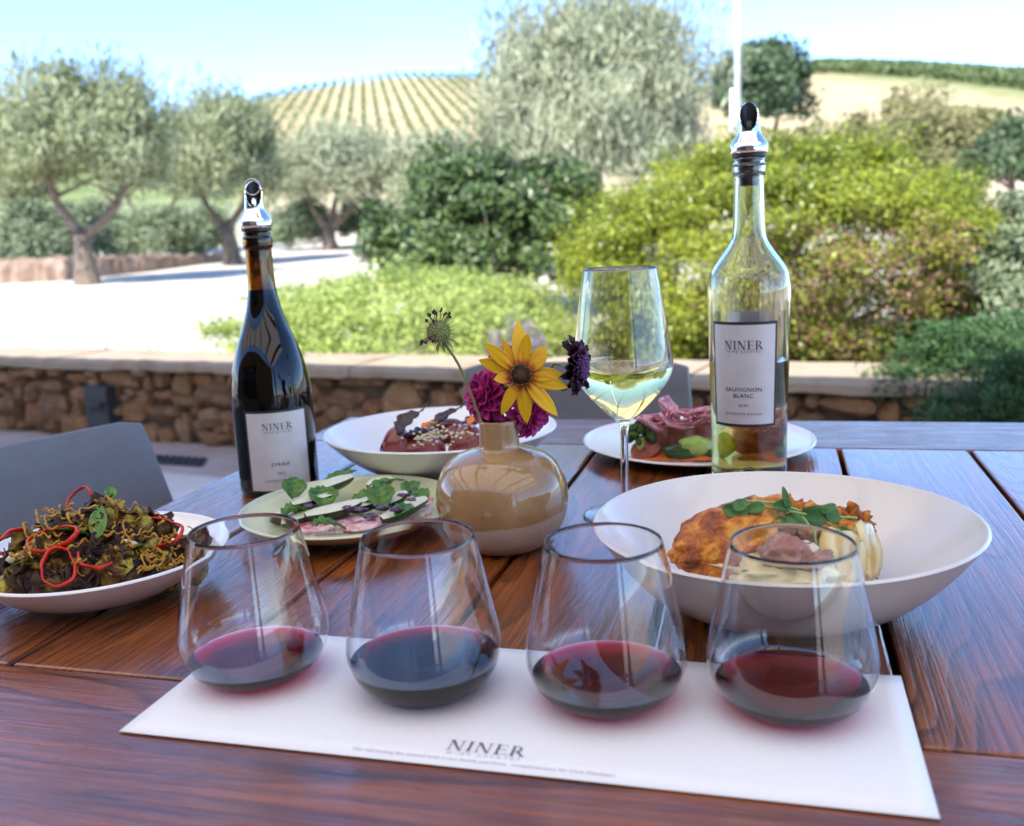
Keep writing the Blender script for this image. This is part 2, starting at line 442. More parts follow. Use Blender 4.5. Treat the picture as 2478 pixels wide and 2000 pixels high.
tries = 0
while tries < 9000:
    tries += 1
    w, h = rs_.uniform(.08, .30), rs_.uniform(.06, .17)
    if tries > 3000: w, h = w * .5, h * .6
    x, z = rs_.uniform(WL0, WL1), rs_.uniform(.02, WH - .02)
    if all(((x - c[0]) / (.43 * (w + c[2]))) ** 2 + ((z - c[1]) / (.43 * (h + c[3]))) ** 2 > 1 for c in cells): cells.append((x, z, w, h))
for x, z, w, h in cells:
    nu_ = rs_.choice((7, 8, 9))
    h2 = min(h * .56, max(.03, WH - z - .002) if z > WH * .6 else 9, max(.03, z + .02))
    def sq(d): return 1 / (abs(d.x) ** 3 + abs(d.y) ** 3 + abs(d.z) ** 3) ** .27
    mb.ball((x, .035, z), (w * .54, .05 + rs_.uniform(-.01, .025), h2), .42, 1.6, rs_.random() * 90, nu_, 6, fn=sq)
mb.build('rubble_stones', sm, wall, smooth=False)
x = WL0; rs_ = random.Random(5)
while x < WL1:
    w = rs_.uniform(.45, .85)
    mb = MB(); n_ = 10; th = .052
    v = []; f = []
    for i in range(n_ + 1):
        xx = x + .003 + (w - .006) * i / n_
        yo = -.035 + rs_.uniform(-.006, .006); dz = rs_.uniform(-.004, .004)
        v += [(xx, yo, WH + rs_.uniform(-.008, .004)), (xx, yo - .004, WH + th * .6), (xx, yo + .012, WH + th + dz), (xx, WT + .03, WH + th + dz), (xx, WT + .03, WH)]
    for i in range(n_):
        for k in range(5):
            q = (k + 1) % 5; f.append((i*5+k, i*5+q, (i+1)*5+q, (i+1)*5+k))
    f += [(0, 1, 2, 3, 4), tuple(n_*5 + k for k in (4, 3, 2, 1, 0))]
    mb.add(v, f); mb.build('cap_stone', capm, wall, smooth=False)
    x += w
P = (atY(205, 800, 5) - CAMP)
# step light: a dark recessed fixture set in the wall face
lt = empty('wall_light', (0, 0, 0), 0, 'dark square step light in the stone wall, left of the red wine bottle', 'light')
def on_wall(px, py, off=0):
    d = ray(px, py); A3 = Vector((WALL_A.x, WALL_A.y, 0)); N3 = Vector((WN.x, WN.y, 0))
    t = (A3 - N3 * off - CAMP).dot(N3) / d.dot(N3); return CAMP + d * t
Pl = on_wall(205, 850, .06)
lt.location = (Pl.x, Pl.y, Pl.z - .0); lt.rotation_euler = (0, 0, rot)
dm = mat_plain('bronze_dark', (.035, .033, .035), .5)
mb = MB(); mb.box((-.085, -.012, -.12), (.085, .08, .10))
mb.build('housing', dm, lt, smooth=False, bevel=.004)
mb = MB(); mb.box((-.055, -.035, .0), (.055, -.0125, .018)); mb.build('hood', dm, lt, smooth=False)
mb = MB(); mb.box((-.055, -.016, -.035), (.055, -.0125, -.001)); mb.build('lens', mat_plain('black_lens', (.004, .004, .004), .3), lt, smooth=False)

# ------------------------------------------------------------------ foliage tools
def leaf_mesh(name, C, L, W, mat, parent=None, upbias=0., seed=1, loc=None, jitter=.55, cen=None):
    r = np.random.default_rng(seed); n = len(C)
    d = r.normal(size=(n, 3)); d[:, 2] += upbias; d /= np.linalg.norm(d, axis=1)[:, None]
    if cen is None: q_ = r.normal(size=(n, 3))
    else:
        q_ = C - np.array(cen); q_ /= np.linalg.norm(q_, axis=1)[:, None] + 1e-6; q_[:, 2] += .25; q_ = q_ * 1.5 + r.normal(size=(n, 3)) * .55
    s = np.cross(d, q_); s /= np.linalg.norm(s, axis=1)[:, None]
    l = (L * (1 + jitter * r.uniform(-1, 1, n)))[:, None]; w = (W * (1 + jitter * r.uniform(-1, 1, n)))[:, None]
    nn = np.cross(d, s)
    V = np.empty((n, 4, 3)); V[:, 0] = C - d * l / 2; V[:, 1] = C + s * w / 2 + nn * w * .15; V[:, 2] = C + d * l / 2; V[:, 3] = C - s * w / 2 + nn * w * .15
    me = bpy.data.meshes.new(name); me.vertices.add(4 * n); me.vertices.foreach_set('co', V.reshape(-1))
    me.loops.add(4 * n); me.loops.foreach_set('vertex_index', np.arange(4 * n, dtype=np.int32))
    me.polygons.add(n); me.polygons.foreach_set('loop_start', np.arange(0, 4 * n, 4, dtype=np.int32)); me.update(calc_edges=True)
    return link_mesh(name, me, mat, parent, loc, smooth=False)
def clumps(c, rad, n, k, sig=.16, seed=1, zlo=-.35, shell=.55, up=0., uptop=0.):
    r = np.random.default_rng(seed); c = np.array(c); rad = np.array(rad)
    d = r.normal(size=(k * 4, 3)); d /= np.linalg.norm(d, axis=1)[:, None]; d = d[d[:, 2] > zlo][:k]
    kk = len(d); q = shell + (1 - shell) * r.uniform(0, 1, kk) ** .6
    q *= 1 + .8 * sig * np.clip(r.normal(size=kk), -1.5, 1.5)
    cc = d * q[:, None]
    sg = sig * (.6 + .8 * r.uniform(size=kk))
    idx = r.integers(0, kk, n)
    off = np.clip(r.normal(size=(n, 3)), -1.7, 1.7) * sg[idx][:, None]
    if uptop:   # wispy upright sprays
        off[:, 2] += uptop * np.clip(np.abs(r.normal(size=n)), 0, 1.8) * (cc[idx][:, 2] > .2) * sg[idx] * (r.uniform(size=kk)[idx] > .4)
    return c + (cc[idx] + off) * rad
bark = mat_noise('olive_bark', [(.3, (.10, .075, .055)), (.6, (.22, .17, .13)), (.8, (.30, .25, .2))], 9, .9, .8, .02, stretch=(3, 3, .6))
M_olive = mat_leaf('olive_leaf', (.12, .145, .06), (.24, .27, .12), (.40, .42, .25), .55, .25)
M_olive2 = mat_leaf('olive_leaf_grey', (.15, .165, .085), (.28, .30, .17), (.42, .44, .29), .55, .25)
M_dark = mat_leaf('dark_leaf', (.015, .035, .010), (.055, .10, .025), (.16, .23, .07), .4, .2, .5)
M_yel = mat_leaf('yellow_leaf', (.045, .075, .010), (.18, .24, .02), (.46, .50, .05), .4, .4, .5)
M_lime = mat_leaf('lime_leaf', (.16, .25, .04), (.32, .42, .09), (.52, .58, .2), .5, .4)
M_dry = mat_leaf('dry_leaf', (.08, .045, .02), (.20, .10, .05), (.42, .27, .18), .6, .3)
M_oak = mat_leaf('oak_leaf', (.035, .06, .03), (.07, .11, .05), (.12, .17, .08), .5, .2)
M_grey = mat_leaf('grey_leaf', (.09, .13, .07), (.19, .25, .13), (.33, .38, .24), .6, .3)
M_jun = mat_leaf('juniper_leaf', (.02, .055, .02), (.05, .11, .035), (.10, .19, .06), .5, .25)
M_vine = mat_leaf('vine_leaf', (.10, .14, .05), (.20, .25, .10), None, .6, .3)
M_scrub = mat_leaf('scrub_leaf', (.15, .15, .06), (.26, .27, .10), (.36, .32, .16), .7, .3)
M_lav = mat_leaf('lavender_leaf', (.12, .15, .07), (.24, .22, .20), (.38, .31, .38), .7, .35)

def tree(name, px, py, Y, x0, x1, y0, y1, mat, label, cat, group=None, n=14000, k=70, L=.13, W=.04, seed=1, lean=0, forks=3, uptop=1.6, trunk_r=.16, depth=None, sig=.17, fork_z=.35, zlo=-.35, upb=1.4, bare=None):
    base = atY(px, py, Y); base.z = ground_z(base.x, Y)
    a = atY(x0, (y0 + y1) / 2, Y); c_ = atY(x1, (y0 + y1) / 2, Y)
    top = atY((x0 + x1) / 2, y0, Y); bot = atY((x0 + x1) / 2, y1, Y)
    cen = Vector(((a.x + c_.x) / 2, Y, (top.z + bot.z) / 2)) - base
    rx, rz = (c_.x - a.x) / 2, (top.z - bot.z) / 2
    root = empty(name, base, 0, label, cat, group)
    C = clumps(cen, (rx * .95, depth or rx, rz * .95), n, k, sig, seed, zlo, .45, uptop=uptop)
    leaf_mesh('crown', C, L, W, mat, root, upb, seed, cen=tuple(cen + Vector((0, 0, -.3 * rz))))
    rs = random.Random(seed); mb = MB()
    fz = max(.3, cen.z * fork_z)
    path0 = [(0, 0, -.1), (0, 0, 0), (trunk_r * .3 * rs.uniform(-1, 1), 0, fz * .5), (lean * .4, 0, fz)]
    mb.tube(path0, [trunk_r * 1.9, trunk_r * 1.35, trunk_r * .95, trunk_r * .85], 10)
    for i in range(forks):
        q = (i / max(1, forks - 1) - .5) * 2 if forks > 1 else 0
        e = Vector((cen.x + q * rx * .55, rs.uniform(-.3, .3) * rx, cen.z + rz * rs.uniform(-.1, .3)))
        s = Vector((lean * .4, 0, fz * .9)); mid = s.lerp(e, .45) + Vector((q * rx * .08, 0, -.1 * rz))
        mb.tube([s, s.lerp(mid, .5) + Vector((0, 0, -.03)), mid, mid.lerp(e, .5), e], [trunk_r * .62, trunk_r * .5, trunk_r * .4, trunk_r * .28, trunk_r * .1], 8)
        for j in range(4):
            t = mid.lerp(e, rs.uniform(0, .8)); e2 = t + Vector((rs.uniform(-.5, .5) * rx, rs.uniform(-.5, .5) * rx, rs.uniform(.1, .6) * rz))
            mb.tube([t, t.lerp(e2, .5), e2], [trunk_r * .25, trunk_r * .15, trunk_r * .05], 6)
    mb.build('trunk', bark, root)
    return root
def bush(name, Y, x0, x1, y0, y1, mat, label, cat='bush', group=None, n=20000, k=90, L=.05, W=.025, seed=1, depth=None, sig=.13, zb=None, shell=.6, zlo=-.25, uptop=0, stems=True, extra=None, upb=.3):
    a = atY(x0, (y0 + y1) / 2, Y); c_ = atY(x1, (y0 + y1) / 2, Y); top = atY((x0 + x1) / 2, y0, Y)
    gz = ground_z((a.x + c_.x) / 2, Y) if zb is None else zb
    H = top.z - gz; rx = (c_.x - a.x) / 2; dp = depth or rx
    root = empty(name, ((a.x + c_.x) / 2, Y, gz), 0, label, cat, group)
    cz = H * .38
    C = clumps((0, 0, cz), (rx * .93, dp * .93, (H - cz) * .93), n, k, sig, seed, zlo, shell, uptop=uptop)
    C = C[C[:, 2] > -.15]
    if extra:                                  # dry brown leaves in the lower middle of the bush
        w = ((C[:, 0] / rx - .15) / .7) ** 2 + ((C[:, 2] / H - .30) / .33) ** 2
        dry = (w < 1) & (np.random.default_rng(seed).uniform(size=len(C)) < .6 * (1 - w).clip(0, 1) ** .5) & (C[:, 1] < .2 * dp)
        leaf_mesh('dry_leaves', C[dry], L, W, extra, root, upb, seed + 1)
        C = C[~dry]
    leaf_mesh('foliage', C, L, W, mat, root, upb, seed, cen=(0, 0, cz * .6))
    if stems:
        mb = MB(); rs = random.Random(seed)
        for i in range(14):
            e = Vector((rs.uniform(-.75, .75) * rx, rs.uniform(-.7, .5) * dp, H * rs.uniform(.5, .8)))
            s = Vector((rs.uniform(-.12, .12) * rx, rs.uniform(-.1, .1), 0))
            mb.tube([s, s.lerp(e, .5) + Vector((0, 0, -.05 * H)), e], [.02 + .008 * H, .014, .004], 6)
        mb.build('stems', bark, root)
    return root

OG = 'olive trees beyond the gravel'
tree('olive_tree', 185, 600, 17, -10, 375, 175, 460, M_olive, 'olive tree with forked trunk at the left, nearest of the olive row', 'tree', OG, 25000, 110, .17, .035, 11, 0, 2, uptop=1.5, trunk_r=.17, depth=1.3, fork_z=.40)
tree('olive_tree', 490, 558, 22, 345, 585, 225, 470, M_olive, 'olive tree with slim leaning trunk just behind the dark red wine bottle', 'tree', OG, 19000, 85, .21, .04, 12, -.25, 2, uptop=1.6, trunk_r=.17, depth=1.6, fork_z=.4)
tree('olive_tree', 695, 525, 28, 570, 850, 285, 455, M_olive2, 'olive tree with three spreading limbs under the vineyard hill', 'tree', OG, 15000, 75, .17, .05, 13, 0, 3, uptop=1.6, trunk_r=.2, depth=1.8, fork_z=.3)
tree('olive_tree', 20, 560, 21, -180, 95, 250, 470, M_olive, 'olive tree cut by the left edge of the picture', 'tree', OG, 18000, 80, .15, .045, 14, 0, 2, uptop=1.3, trunk_r=.15, depth=1.5)
tree('olive_tree', 330, 560, 30, 190, 470, 250, 465, M_olive2, 'pale olive tree farther back between the first two trunks', 'tree', OG, 14000, 70, .18, .055, 15, 0, 2, uptop=1.5, trunk_r=.13, depth=2)
tree('olive_tree', 900, 500, 26, 800, 1030, 300, 450, M_olive2, 'low grey olive tree behind the dark bush, left of the tall olive', 'tree', OG, 14000, 60, .17, .05, 16, 0, 2, uptop=1, trunk_r=.15, depth=1.6)
tree('olive_tree', 1260, 520, 16, 1015, 1500, 55, 475, M_olive2, 'tall wispy grey-green olive tree in the middle, highest against the sky', 'tree', OG, 60000, 200, .17, .032, 17, 0, 3, uptop=2.2, trunk_r=.2, depth=1.8, sig=.15, upb=2.0)
tree('oak_tree', 1590, 420, 40, 1495, 1690, 95, 290, M_oak, 'dark rounded oak tree on the slope behind the white pole', 'tree', None, 16000, 60, .28, .16, 18, 0, 2, uptop=.3, trunk_r=.3, depth=2, upb=0)
tree('oak_tree', 2150, 470, 15, 2075, 2330, 250, 420, M_oak, 'blue-green dark tree cut by the right edge of the picture', 'tree', None, 14000, 60, .12, .06, 19, 0, 2, uptop=.2, trunk_r=.15, depth=1.2)

bush('dark_green_bush', 9, 765, 1290, 300, 640, M_dark, 'dense dark green leathery bush between the red wine bottle and the yellow-green bush', n=42000, k=170, L=.065, W=.036, seed=21, depth=1.1, sig=.085)
bush('yellow_green_bush', 6.0, 1165, 2100, 276, 770, M_yel, 'wide rounded yellow-green bush with dry brown leaves low in its middle', n=230000, k=480, L=.025, W=.014, seed=22, depth=1.25, sig=.068, shell=.78, extra=M_dry, zlo=-.95)
bush('lime_groundcover', 6.1, 480, 1215, 582, 745, M_lime, 'low bright lime-green mound of groundcover beyond the wall', 'plant', n=60000, k=150, L=.036, W=.014, seed=23, depth=1.15, sig=.12, stems=False, uptop=1.2, shell=.75, zlo=-.8)
bush('lavender_plant', 4.75, 1010, 1160, 685, 775, M_lav, 'pale mauve-grey flowering plant between the lime mound and the yellow-green bush', 'plant', n=3500, k=40, L=.035, W=.007, seed=24, depth=.4, stems=False, uptop=2, upb=1.5)
bush('grey_green_bush', 5.4, 1960, 2420, 400, 760, M_grey, 'grey-green bush at the right edge beside the yellow-green bush', n=26000, k=110, L=.045, W=.018, seed=25, depth=.7, sig=.11)
tr_ = bush('trailing_juniper', 3.38, 1850, 2640, 640, 900, M_jun, 'dark green trailing juniper spilling over the wall at the right', 'bush', n=50000, k=170, L=.035, W=.007, seed=26, depth=.42, sig=.11, zb=.28, stems=False, zlo=-.6)
bush('trailing_juniper', 2.98, 1880, 2560, 715, 960, M_jun, 'dark juniper branches hanging down the wall face at the far right', 'bush', n=20000, k=80, L=.03, W=.006, seed=27, depth=.13, sig=.12, zb=.05, stems=False, zlo=-.6)
HG = 'rounded shrubs behind the olive trunks'
for i, (Y, x0, x1, y0, y1, lb) in enumerate([
    (20, -60, 165, 430, 540, 'grey-green shrub on the pink retaining wall at the far left'),
    (23, 235, 405, 430, 560, 'rounded grey-green shrub between the first olive trunk and the red wine bottle'),
    (25, 380, 480, 435, 520, 'small pale shrub just left of the red wine bottle neck'),
    (29, 550, 700, 420, 525, 'pale shrub between the second and third olive trunks'),
    (30, 700, 840, 405, 520, 'olive-coloured shrub right of the three-limbed olive'),
    (24, 120, 270, 425, 520, 'low grey-green shrub directly behind the forked olive trunk')]):
    bush('round_shrub', Y, x0, x1, y0, y1, M_grey, lb, 'shrub', HG, n=9000, k=60, L=.11, W=.05, seed=30 + i, sig=.16, depth=.9, stems=False)
for i, (Y, x0, x1, y0, y1, lb) in enumerate([
    (34, 1690, 1900, 235, 330, 'olive-brown scrub above the left of the yellow-green bush'), (30, 1860, 2080, 215, 340, 'broad brownish scrub above the right of the yellow-green bush'),
    (44, 1830, 2010, 190, 260, 'green scrub higher on the right hill'), (60, 1900, 2140, 230, 300, 'scrub patch below the pale path on the right hill'), (36, 1640, 1760, 270, 330, 'small scrub at the foot of the bare sandy slope')]):
    bush('hillside_scrub', Y, x0, x1, y0, y1, M_scrub, lb, 'scrub', 'scrub bushes on the right hill', n=9000, k=60, L=.006 * Y, W=.0035 * Y, seed=40 + i, sig=.15, depth=1.5, stems=False)
for i, (px, py, lb) in enumerate([(215, 770, 'thin dry pinkish sprigs left of centre on the white gravel'), (330, 775, 'thin dry reddish sprigs beside the red wine bottle on the gravel'), (40, 775, 'thin dry sprigs at the far left edge of the gravel')]):
    P = drop(px, py - 6, lambda x, y: ground_z(x, y), 3)
    rt = empty('dry_sprig', P, 0, lb, 'plant', 'dry sprigs behind the wall'); mb = MB(); r_ = random.Random(i)
    for k in range(9):
        e = Vector((r_.uniform(-.16, .16), r_.uniform(-.1, .1), r_.uniform(.12, .3)))
        mb.tube([(0, 0, 0), e * .5 + Vector((0, 0, .03)), e], [.003, .002, .0015], 5)
    mb.build('stems', M_dry, rt)
    leaf_mesh('foliage', np.array([[r_.uniform(-.17, .17), r_.uniform(-.1, .1), r_.uniform(.08, .3)] for _ in range(160)]), .02, .01, M_dry, rt, 1, i)

# retaining wall of pinkish stone on the far side of the gravel
rw = empty('retaining_wall', (0, 0, 0), 0, 'low pink-brown stone retaining wall behind the forked olive trunk', 'wall')
pinks = mat_noise('pink_stone', [(.3, (.16, .10, .07)), (.5, (.28, .19, .14)), (.7, (.38, .28, .22))], 3.5, .9, .6, .02, 9, detail=7)
mb = MB(); pts = [atY(-200, 560, 18.3), atY(130, 560, 18.6), atY(300, 548, 20.5), atY(470, 540, 24)]; hs = [.45, .42, .3, .15]
v = []; f = []; NS = 60; rs_ = random.Random(9)
for i in range(NS + 1):
    q = i / NS * 3; k = min(2, int(q)); t = q - k; P = pts[k].lerp(pts[k + 1], t); h = hs[k] + (hs[k+1] - hs[k]) * t + rs_.uniform(-.04, .04)
    gz = ground_z(P.x, P.y); j = rs_.uniform(-.06, .06)
    v += [(P.x, P.y + j, gz - .2), (P.x, P.y + j + .05, gz + h * .6), (P.x, P.y + .12, gz + h), (P.x, P.y + .6, gz + h + .04), (P.x, P.y + .65, gz - .2)]
for i in range(NS):
    for k in range(5):
        q = (k + 1) % 5; f.append((i*5+k, i*5+q, (i+1)*5+q, (i+1)*5+k))
f += [(0, 1, 2, 3, 4), tuple(NS*5 + k for k in (4, 3, 2, 1, 0))]
mb.add(v, f); mb.build('stone_face', pinks, rw, smooth=False)

# white poles
wp = mat_plain('white_paint', (.8, .8, .82), .4)
P = atY(1549, 330, 12); g0 = ground_z(P.x, 12)
pr = empty('white_pole', (P.x, 12, g0), 0, 'tall slender white pole rising out of the top of the picture behind the clear bottle', 'pole')
mb = MB(); mb.lathe([(.036, 0), (.034, 6.5), (.026, 9), (0, 9.02)], 16); mb.build('shaft', wp, pr)
mb = MB(); mb.lathe([(.09, 0), (.09, .05), (.05, .09)], 16); mb.build('foot', wp, pr)
P2 = atY(1538, 330, 12.2); top = atY(1538, 188, 12.2)
pr = empty('white_pole', (P2.x, 12.2, ground_z(P2.x, 12.2)), 0, 'short thin white post touching the tall pole on its left', 'pole')
mb = MB(); mb.lathe([(.022, 0), (.022, top.z - g0), (0, top.z - g0 + .01)], 12); mb.build('shaft', wp, pr)
mb = MB(); mb.lathe([(.05, 0), (.05, .04), (.024, .07)], 12); mb.build('foot', wp, pr)

# vineyard rows up the hill
dirv = Vector((ray(758, 25).x, ray(758, 25).y)).normalized(); side = Vector((dirv.y, -dirv.x))
c0 = atY(800, 300, 75); rr_ = random.Random(2)
for i in range(-24, 22):
    P0 = Vector((c0.x, 75)) + side * (i * 1.22)
    pts_ = []
    s = -26.
    while s < 110:
        Q = P0 + dirv * s; t = Q.x / Q.y; yc = 9.48 / (.22 - crest(t))
        if Q.y > yc + 3: break
        if -.30 < t < .06 and Q.y > 46: pts_.append(Q)
        s += .8
    if len(pts_) < 6: continue
    o0 = pts_[0]; gz0 = ground_z(o0.x, o0.y)
    C = []
    for Q in pts_:
        gz = ground_z(Q.x, Q.y)
        for k in range(7): C.append((Q.x - o0.x + rr_.gauss(0, .10), Q.y - o0.y + rr_.uniform(-.5, .5), gz - gz0 + rr_.uniform(.2, .8)))
    root = empty('vine_row', (o0.x, o0.y, gz0), 0, 'thin green row of vines running up the tan vineyard hill', 'vine row', 'vine rows on the vineyard hill')
    leaf_mesh('foliage', np.array(C), .28, .16, M_vine, root, .3, 60 + i)
for i in range(7):                      # contour rows along the crest of the right hill
    C = []; o0 = None
    for t in np.linspace(.26, .62, 260):
        yc = 9.48 / (.22 - crest(t)); y = yc + 2 - i * 2.6 - (0 if t > .33 else 100 * 0); x = t * y
        if o0 is None: o0 = (x, y, ground_z(x, y))
        for k in range(7): C.append((x - o0[0] + rr_.uniform(-.3, .3), y - o0[1] + rr_.gauss(0, .3), ground_z(x, y) - o0[2] + rr_.uniform(.2, 1.0)))
    root = empty('vine_row', o0, 0, 'green row of vines along the crest of the right hill', 'vine row', 'vine rows along the right crest')
    leaf_mesh('foliage', np.array(C), .55, .35, M_vine, root, .3, 90 + i)

# ------------------------------------------------------------------ table
TZ = .75
TA = R(74.3); TU = Vector((math.cos(TA), math.sin(TA))); TN = Vector((TU.y, -TU.x))
wood = wood_mat('table_wood', 'Y')
wood_end = wood_mat('table_wood_end', 'X', ring=16)
root = empty('wooden_table', (0, 0, 0), TA - PI / 2, 'large dark oiled slatted wooden table carrying the wine and dishes', 'table')
# local frame: x = TN, y = TU
NE = [-.585, -.459, -.330, -.199, -.0725, .065, .196, .327, .458, .589, .72]
Y0, Y1, Y2, Y3 = .285, .4525, 1.080, 1.230
def board(x0, x1, y0, y1, mat, th=.026, name='plank'):
    cx, cy = (x0 + x1) / 2, (y0 + y1) / 2
    mb = MB(); mb.box((x0 - cx, y0 - cy, -th), (x1 - cx, y1 - cy, 0))
    return mb.build(name, mat, root, (cx, cy, TZ), smooth=False, bevel=.0022)
for a, c in zip(NE[:-1], NE[1:]):
    board(a + .0022, c - .0022, Y1 + .0006, Y2 - .0006, wood)
board(NE[0], NE[-1], Y0, Y1 - .0004, wood_end, name='end_board'); board(NE[0], NE[-1], Y2 + .0004, Y3, wood_end, name='end_board')
mb = MB()
mb.box((NE[0] + .04, Y0 + .05, TZ - .09), (NE[0] + .065, Y3 - .05, TZ - .0340)); mb.box((NE[-1] - .065, Y0 + .05, TZ - .09), (NE[-1] - .04, Y3 - .05, TZ - .0340))
mb.box((NE[0] + .0655, Y0 + .05, TZ - .09), (NE[-1] - .0655, Y0 + .075, TZ - .0340)); mb.box((NE[0] + .0655, Y3 - .075, TZ - .09), (NE[-1] - .0655, Y3 - .05, TZ - .0340))
mb.build('apron', beam, root, smooth=False)
mb = MB(); mb.box((NE[0] + .03, Y0 + .04, TZ - .0335), (NE[-1] - .03, Y3 - .04, TZ - .0275)); mb.build('gap_shade_panel', mat_plain('gap_shade', (.012, .009, .007), .9, spec=.1), root, smooth=False)  # black sheet added to paint the shade seen through the plank gaps
for x in (NE[0] + .07, NE[-1] - .13):
    for y in (Y0 + .08, Y3 - .14):
        mb = MB(); mb.box((x, y, 0), (x + .06, y + .06, TZ - .0915)); mb.build('leg', beam, root, smooth=False, bevel=.003)

# ------------------------------------------------------------------ chairs
chair_m = mat_plain('grey_plastic', (.15, .155, .17), .42)
chair_l = mat_plain('grey_metal', (.12, .12, .13), .35, .6)
def chair(loc, rz, W, Hb, label, tilt=.10):
    # local: +y is the direction the sitter faces (towards the table); back top edge at x in [0, W], y = 0
    rt = empty('patio_chair', loc, rz, label, 'chair', 'grey patio chairs around the table')
    zs = .43; mb = MB(); v = []; f = []; nu, nv = 14, 10
    for j in range(nv + 1):
        z = zs + .04 + (Hb - zs - .04) * j / nv; q = (j / nv)
        for i in range(nu + 1):
            u = i / nu
            w = W * (1 - .0 * q) ; x = W / 2 + (u - .5) * (w + .05 * (1 - q))
            # rounded top corners
            zz = z
            if j == nv: zz -= .006 * (abs(2 * u - 1) ** 24)
            v.append((x, tilt * (1 - q) + .02 * (abs(2 * u - 1) ** 2), zz))
    for j in range(nv):
        for i in range(nu):
            a = j * (nu + 1) + i; f.append((a, a + 1, a + nu + 2, a + nu + 1))
    mb.add(v, f); mb.build('backrest', chair_m, rt, solid=.011, bevel=.003)
    mb = MB(); mb.box((0, tilt + .01, zs - .02), (W, tilt + W * .95, zs)); mb.build('seat', chair_m, rt, smooth=False, bevel=.008)
    for x in (.03, W - .03):
        for y0, y1 in ((tilt + .03, tilt - .02), (tilt + W * .9, tilt + W * .93)):
            mb = MB(); mb.tube([(x, y0, zs - .021), (x, y1, .0)], [.013, .011], 10); mb.build('leg', chair_l, rt)
    return rt
Pc = at(270, 877, .80)
chair((Pc.x, Pc.y, 0), R(-120), .38, .80, 'grey plastic patio chair at the left end of the table, half out of the picture')

Pc = at(1448, 757, .80)
chair((Pc.x, Pc.y, 0), R(165), .34, .80, 'grey plastic patio chair beyond the far edge of the table, behind the white wine glass', .03)

# ------------------------------------------------------------------ lettering
def bfont(text, size, spacing=1.0):
    cu = bpy.data.curves.new('t', 'FONT'); cu.body = text; cu.size = size; cu.space_character = spacing
    cu.align_x = 'CENTER'; cu.align_y = 'CENTER'; cu.resolution_u = 3
    o = bpy.data.objects.new('t', cu); COL.objects.link(o)
    dg = bpy.context.evaluated_depsgraph_get(); me = bpy.data.meshes.new_from_object(o.evaluated_get(dg))
    v = [tuple(p.co) for p in me.vertices]; f = [tuple(p.vertices) for p in me.polygons]
    bpy.data.objects.remove(o); bpy.data.curves.remove(cu); bpy.data.meshes.remove(me)
    return v, f
def serif_word(word, size, gap=.16):
    V = []; Fc = []; X = 0
    def quad(pts):
        n = len(V); V.extend([(X + a, b, 0) for a, b in pts]); Fc.append(tuple(range(n, n + len(pts))))
    T, t, S = .135, .05, .035
    for ch in word:
        if ch == 'I':
            w = .30; quad([(w/2 - T/2, 0), (w/2 + T/2, 0), (w/2 + T/2, 1), (w/2 - T/2, 1)])
            for z in (0, 1 - S): quad([(0, z), (w, z), (w, z + S), (0, z + S)])
        elif ch == 'N':
            w = .98
            quad([(.14, 0), (.14 + t, 0), (.14 + t, 1), (.14, 1)]); quad([(w - .14 - t, 0), (w - .14, 0), (w - .14, 1), (w - .14 - t, 1)])
            quad([(.10, 1), (.10 + .19, 1), (w - .14, 0), (w - .14 - .13, 0)])
            for x, z in ((.0, 0), (.0, 1 - S), (w - .32, 1 - S)): quad([(x, z), (x + .32, z), (x + .32, z + S), (x, z + S)])
        elif ch == 'E':
            w = .72
            quad([(.10, 0), (.10 + T, 0), (.10 + T, 1), (.10, 1)])
            for z, l in ((0, w), (1 - S, w - .05), (.5 - S/2, w - .14)): quad([(0 if z != .5 - S/2 else .1, z), (l, z), (l, z + S), (0 if z != .5 - S/2 else .1, z + S)])
            quad([(w - .04, 0), (w, 0), (w + .03, .22), (w, .22)]); quad([(w - .09, 1), (w - .05, 1), (w - .05, .8), (w - .08, .8)]); quad([(w - .17, .38), (w - .14, .38), (w - .14, .62), (w - .17, .62)])
        elif ch == 'R':
            w = .86
            quad([(.10, 0), (.10 + T, 0), (.10 + T, 1), (.10, 1)])
            for x in (0,): quad([(x, 0), (x + .34, 0), (x + .34, S), (x, S)])
            quad([(0, 1 - S), (.34, 1 - S), (.34, 1), (0, 1)]); quad([(.2, .47), (.36, .47), (.36, .47 + S), (.2, .47 + S)])
            N_ = 12
            for i in range(N_):
                a0, a1 = PI / 2 - PI * i / N_, PI / 2 - PI * (i + 1) / N_
                def p(a, ro, rx): return (.34 + rx * math.cos(a), .735 + ro * math.sin(a))
                quad([p(a0, .265, .30), p(a1, .265, .30), p(a1, .265 - S, .30 - T * .95), p(a0, .265 - S, .30 - T * .95)])
            quad([(.34, .48), (.48, .50), (w, 0), (w - .18, 0)]); quad([(w - .02, 0), (w + .08, 0), (w + .08, S), (w - .04, S)])
        X += w + gap
    X -= gap
    return [((x - X / 2) * size, (y - .5) * size, 0) for x, y, _ in V], Fc
ink = mat_plain('black_ink', (.015, .015, .017), .5)
ink_soft = mat_plain('grey_ink', (.16, .155, .17), .6)
def curved(v, r, a0, z0): # wraps flat (x,y) lettering round a bottle of radius r, facing -Y at angle a0
    out = []
    for x, y, *_ in v:
        a = a0 + x / r; out.append((r * math.sin(a), -r * math.cos(a), z0 + y))
    return out
def label_panel(r, a0, z0, w, h, n=24):
    v = []; f = []
    for i in range(n + 1):
        a = a0 + (i / n - .5) * w / r
        for z in (z0 - h / 2, z0 + h / 2): v.append((r * math.sin(a), -r * math.cos(a), z))
    for i in range(n): f.append((2*i, 2*i + 2, 2*i + 3, 2*i + 1))
    mb = MB(); mb.add(v, f); return mb

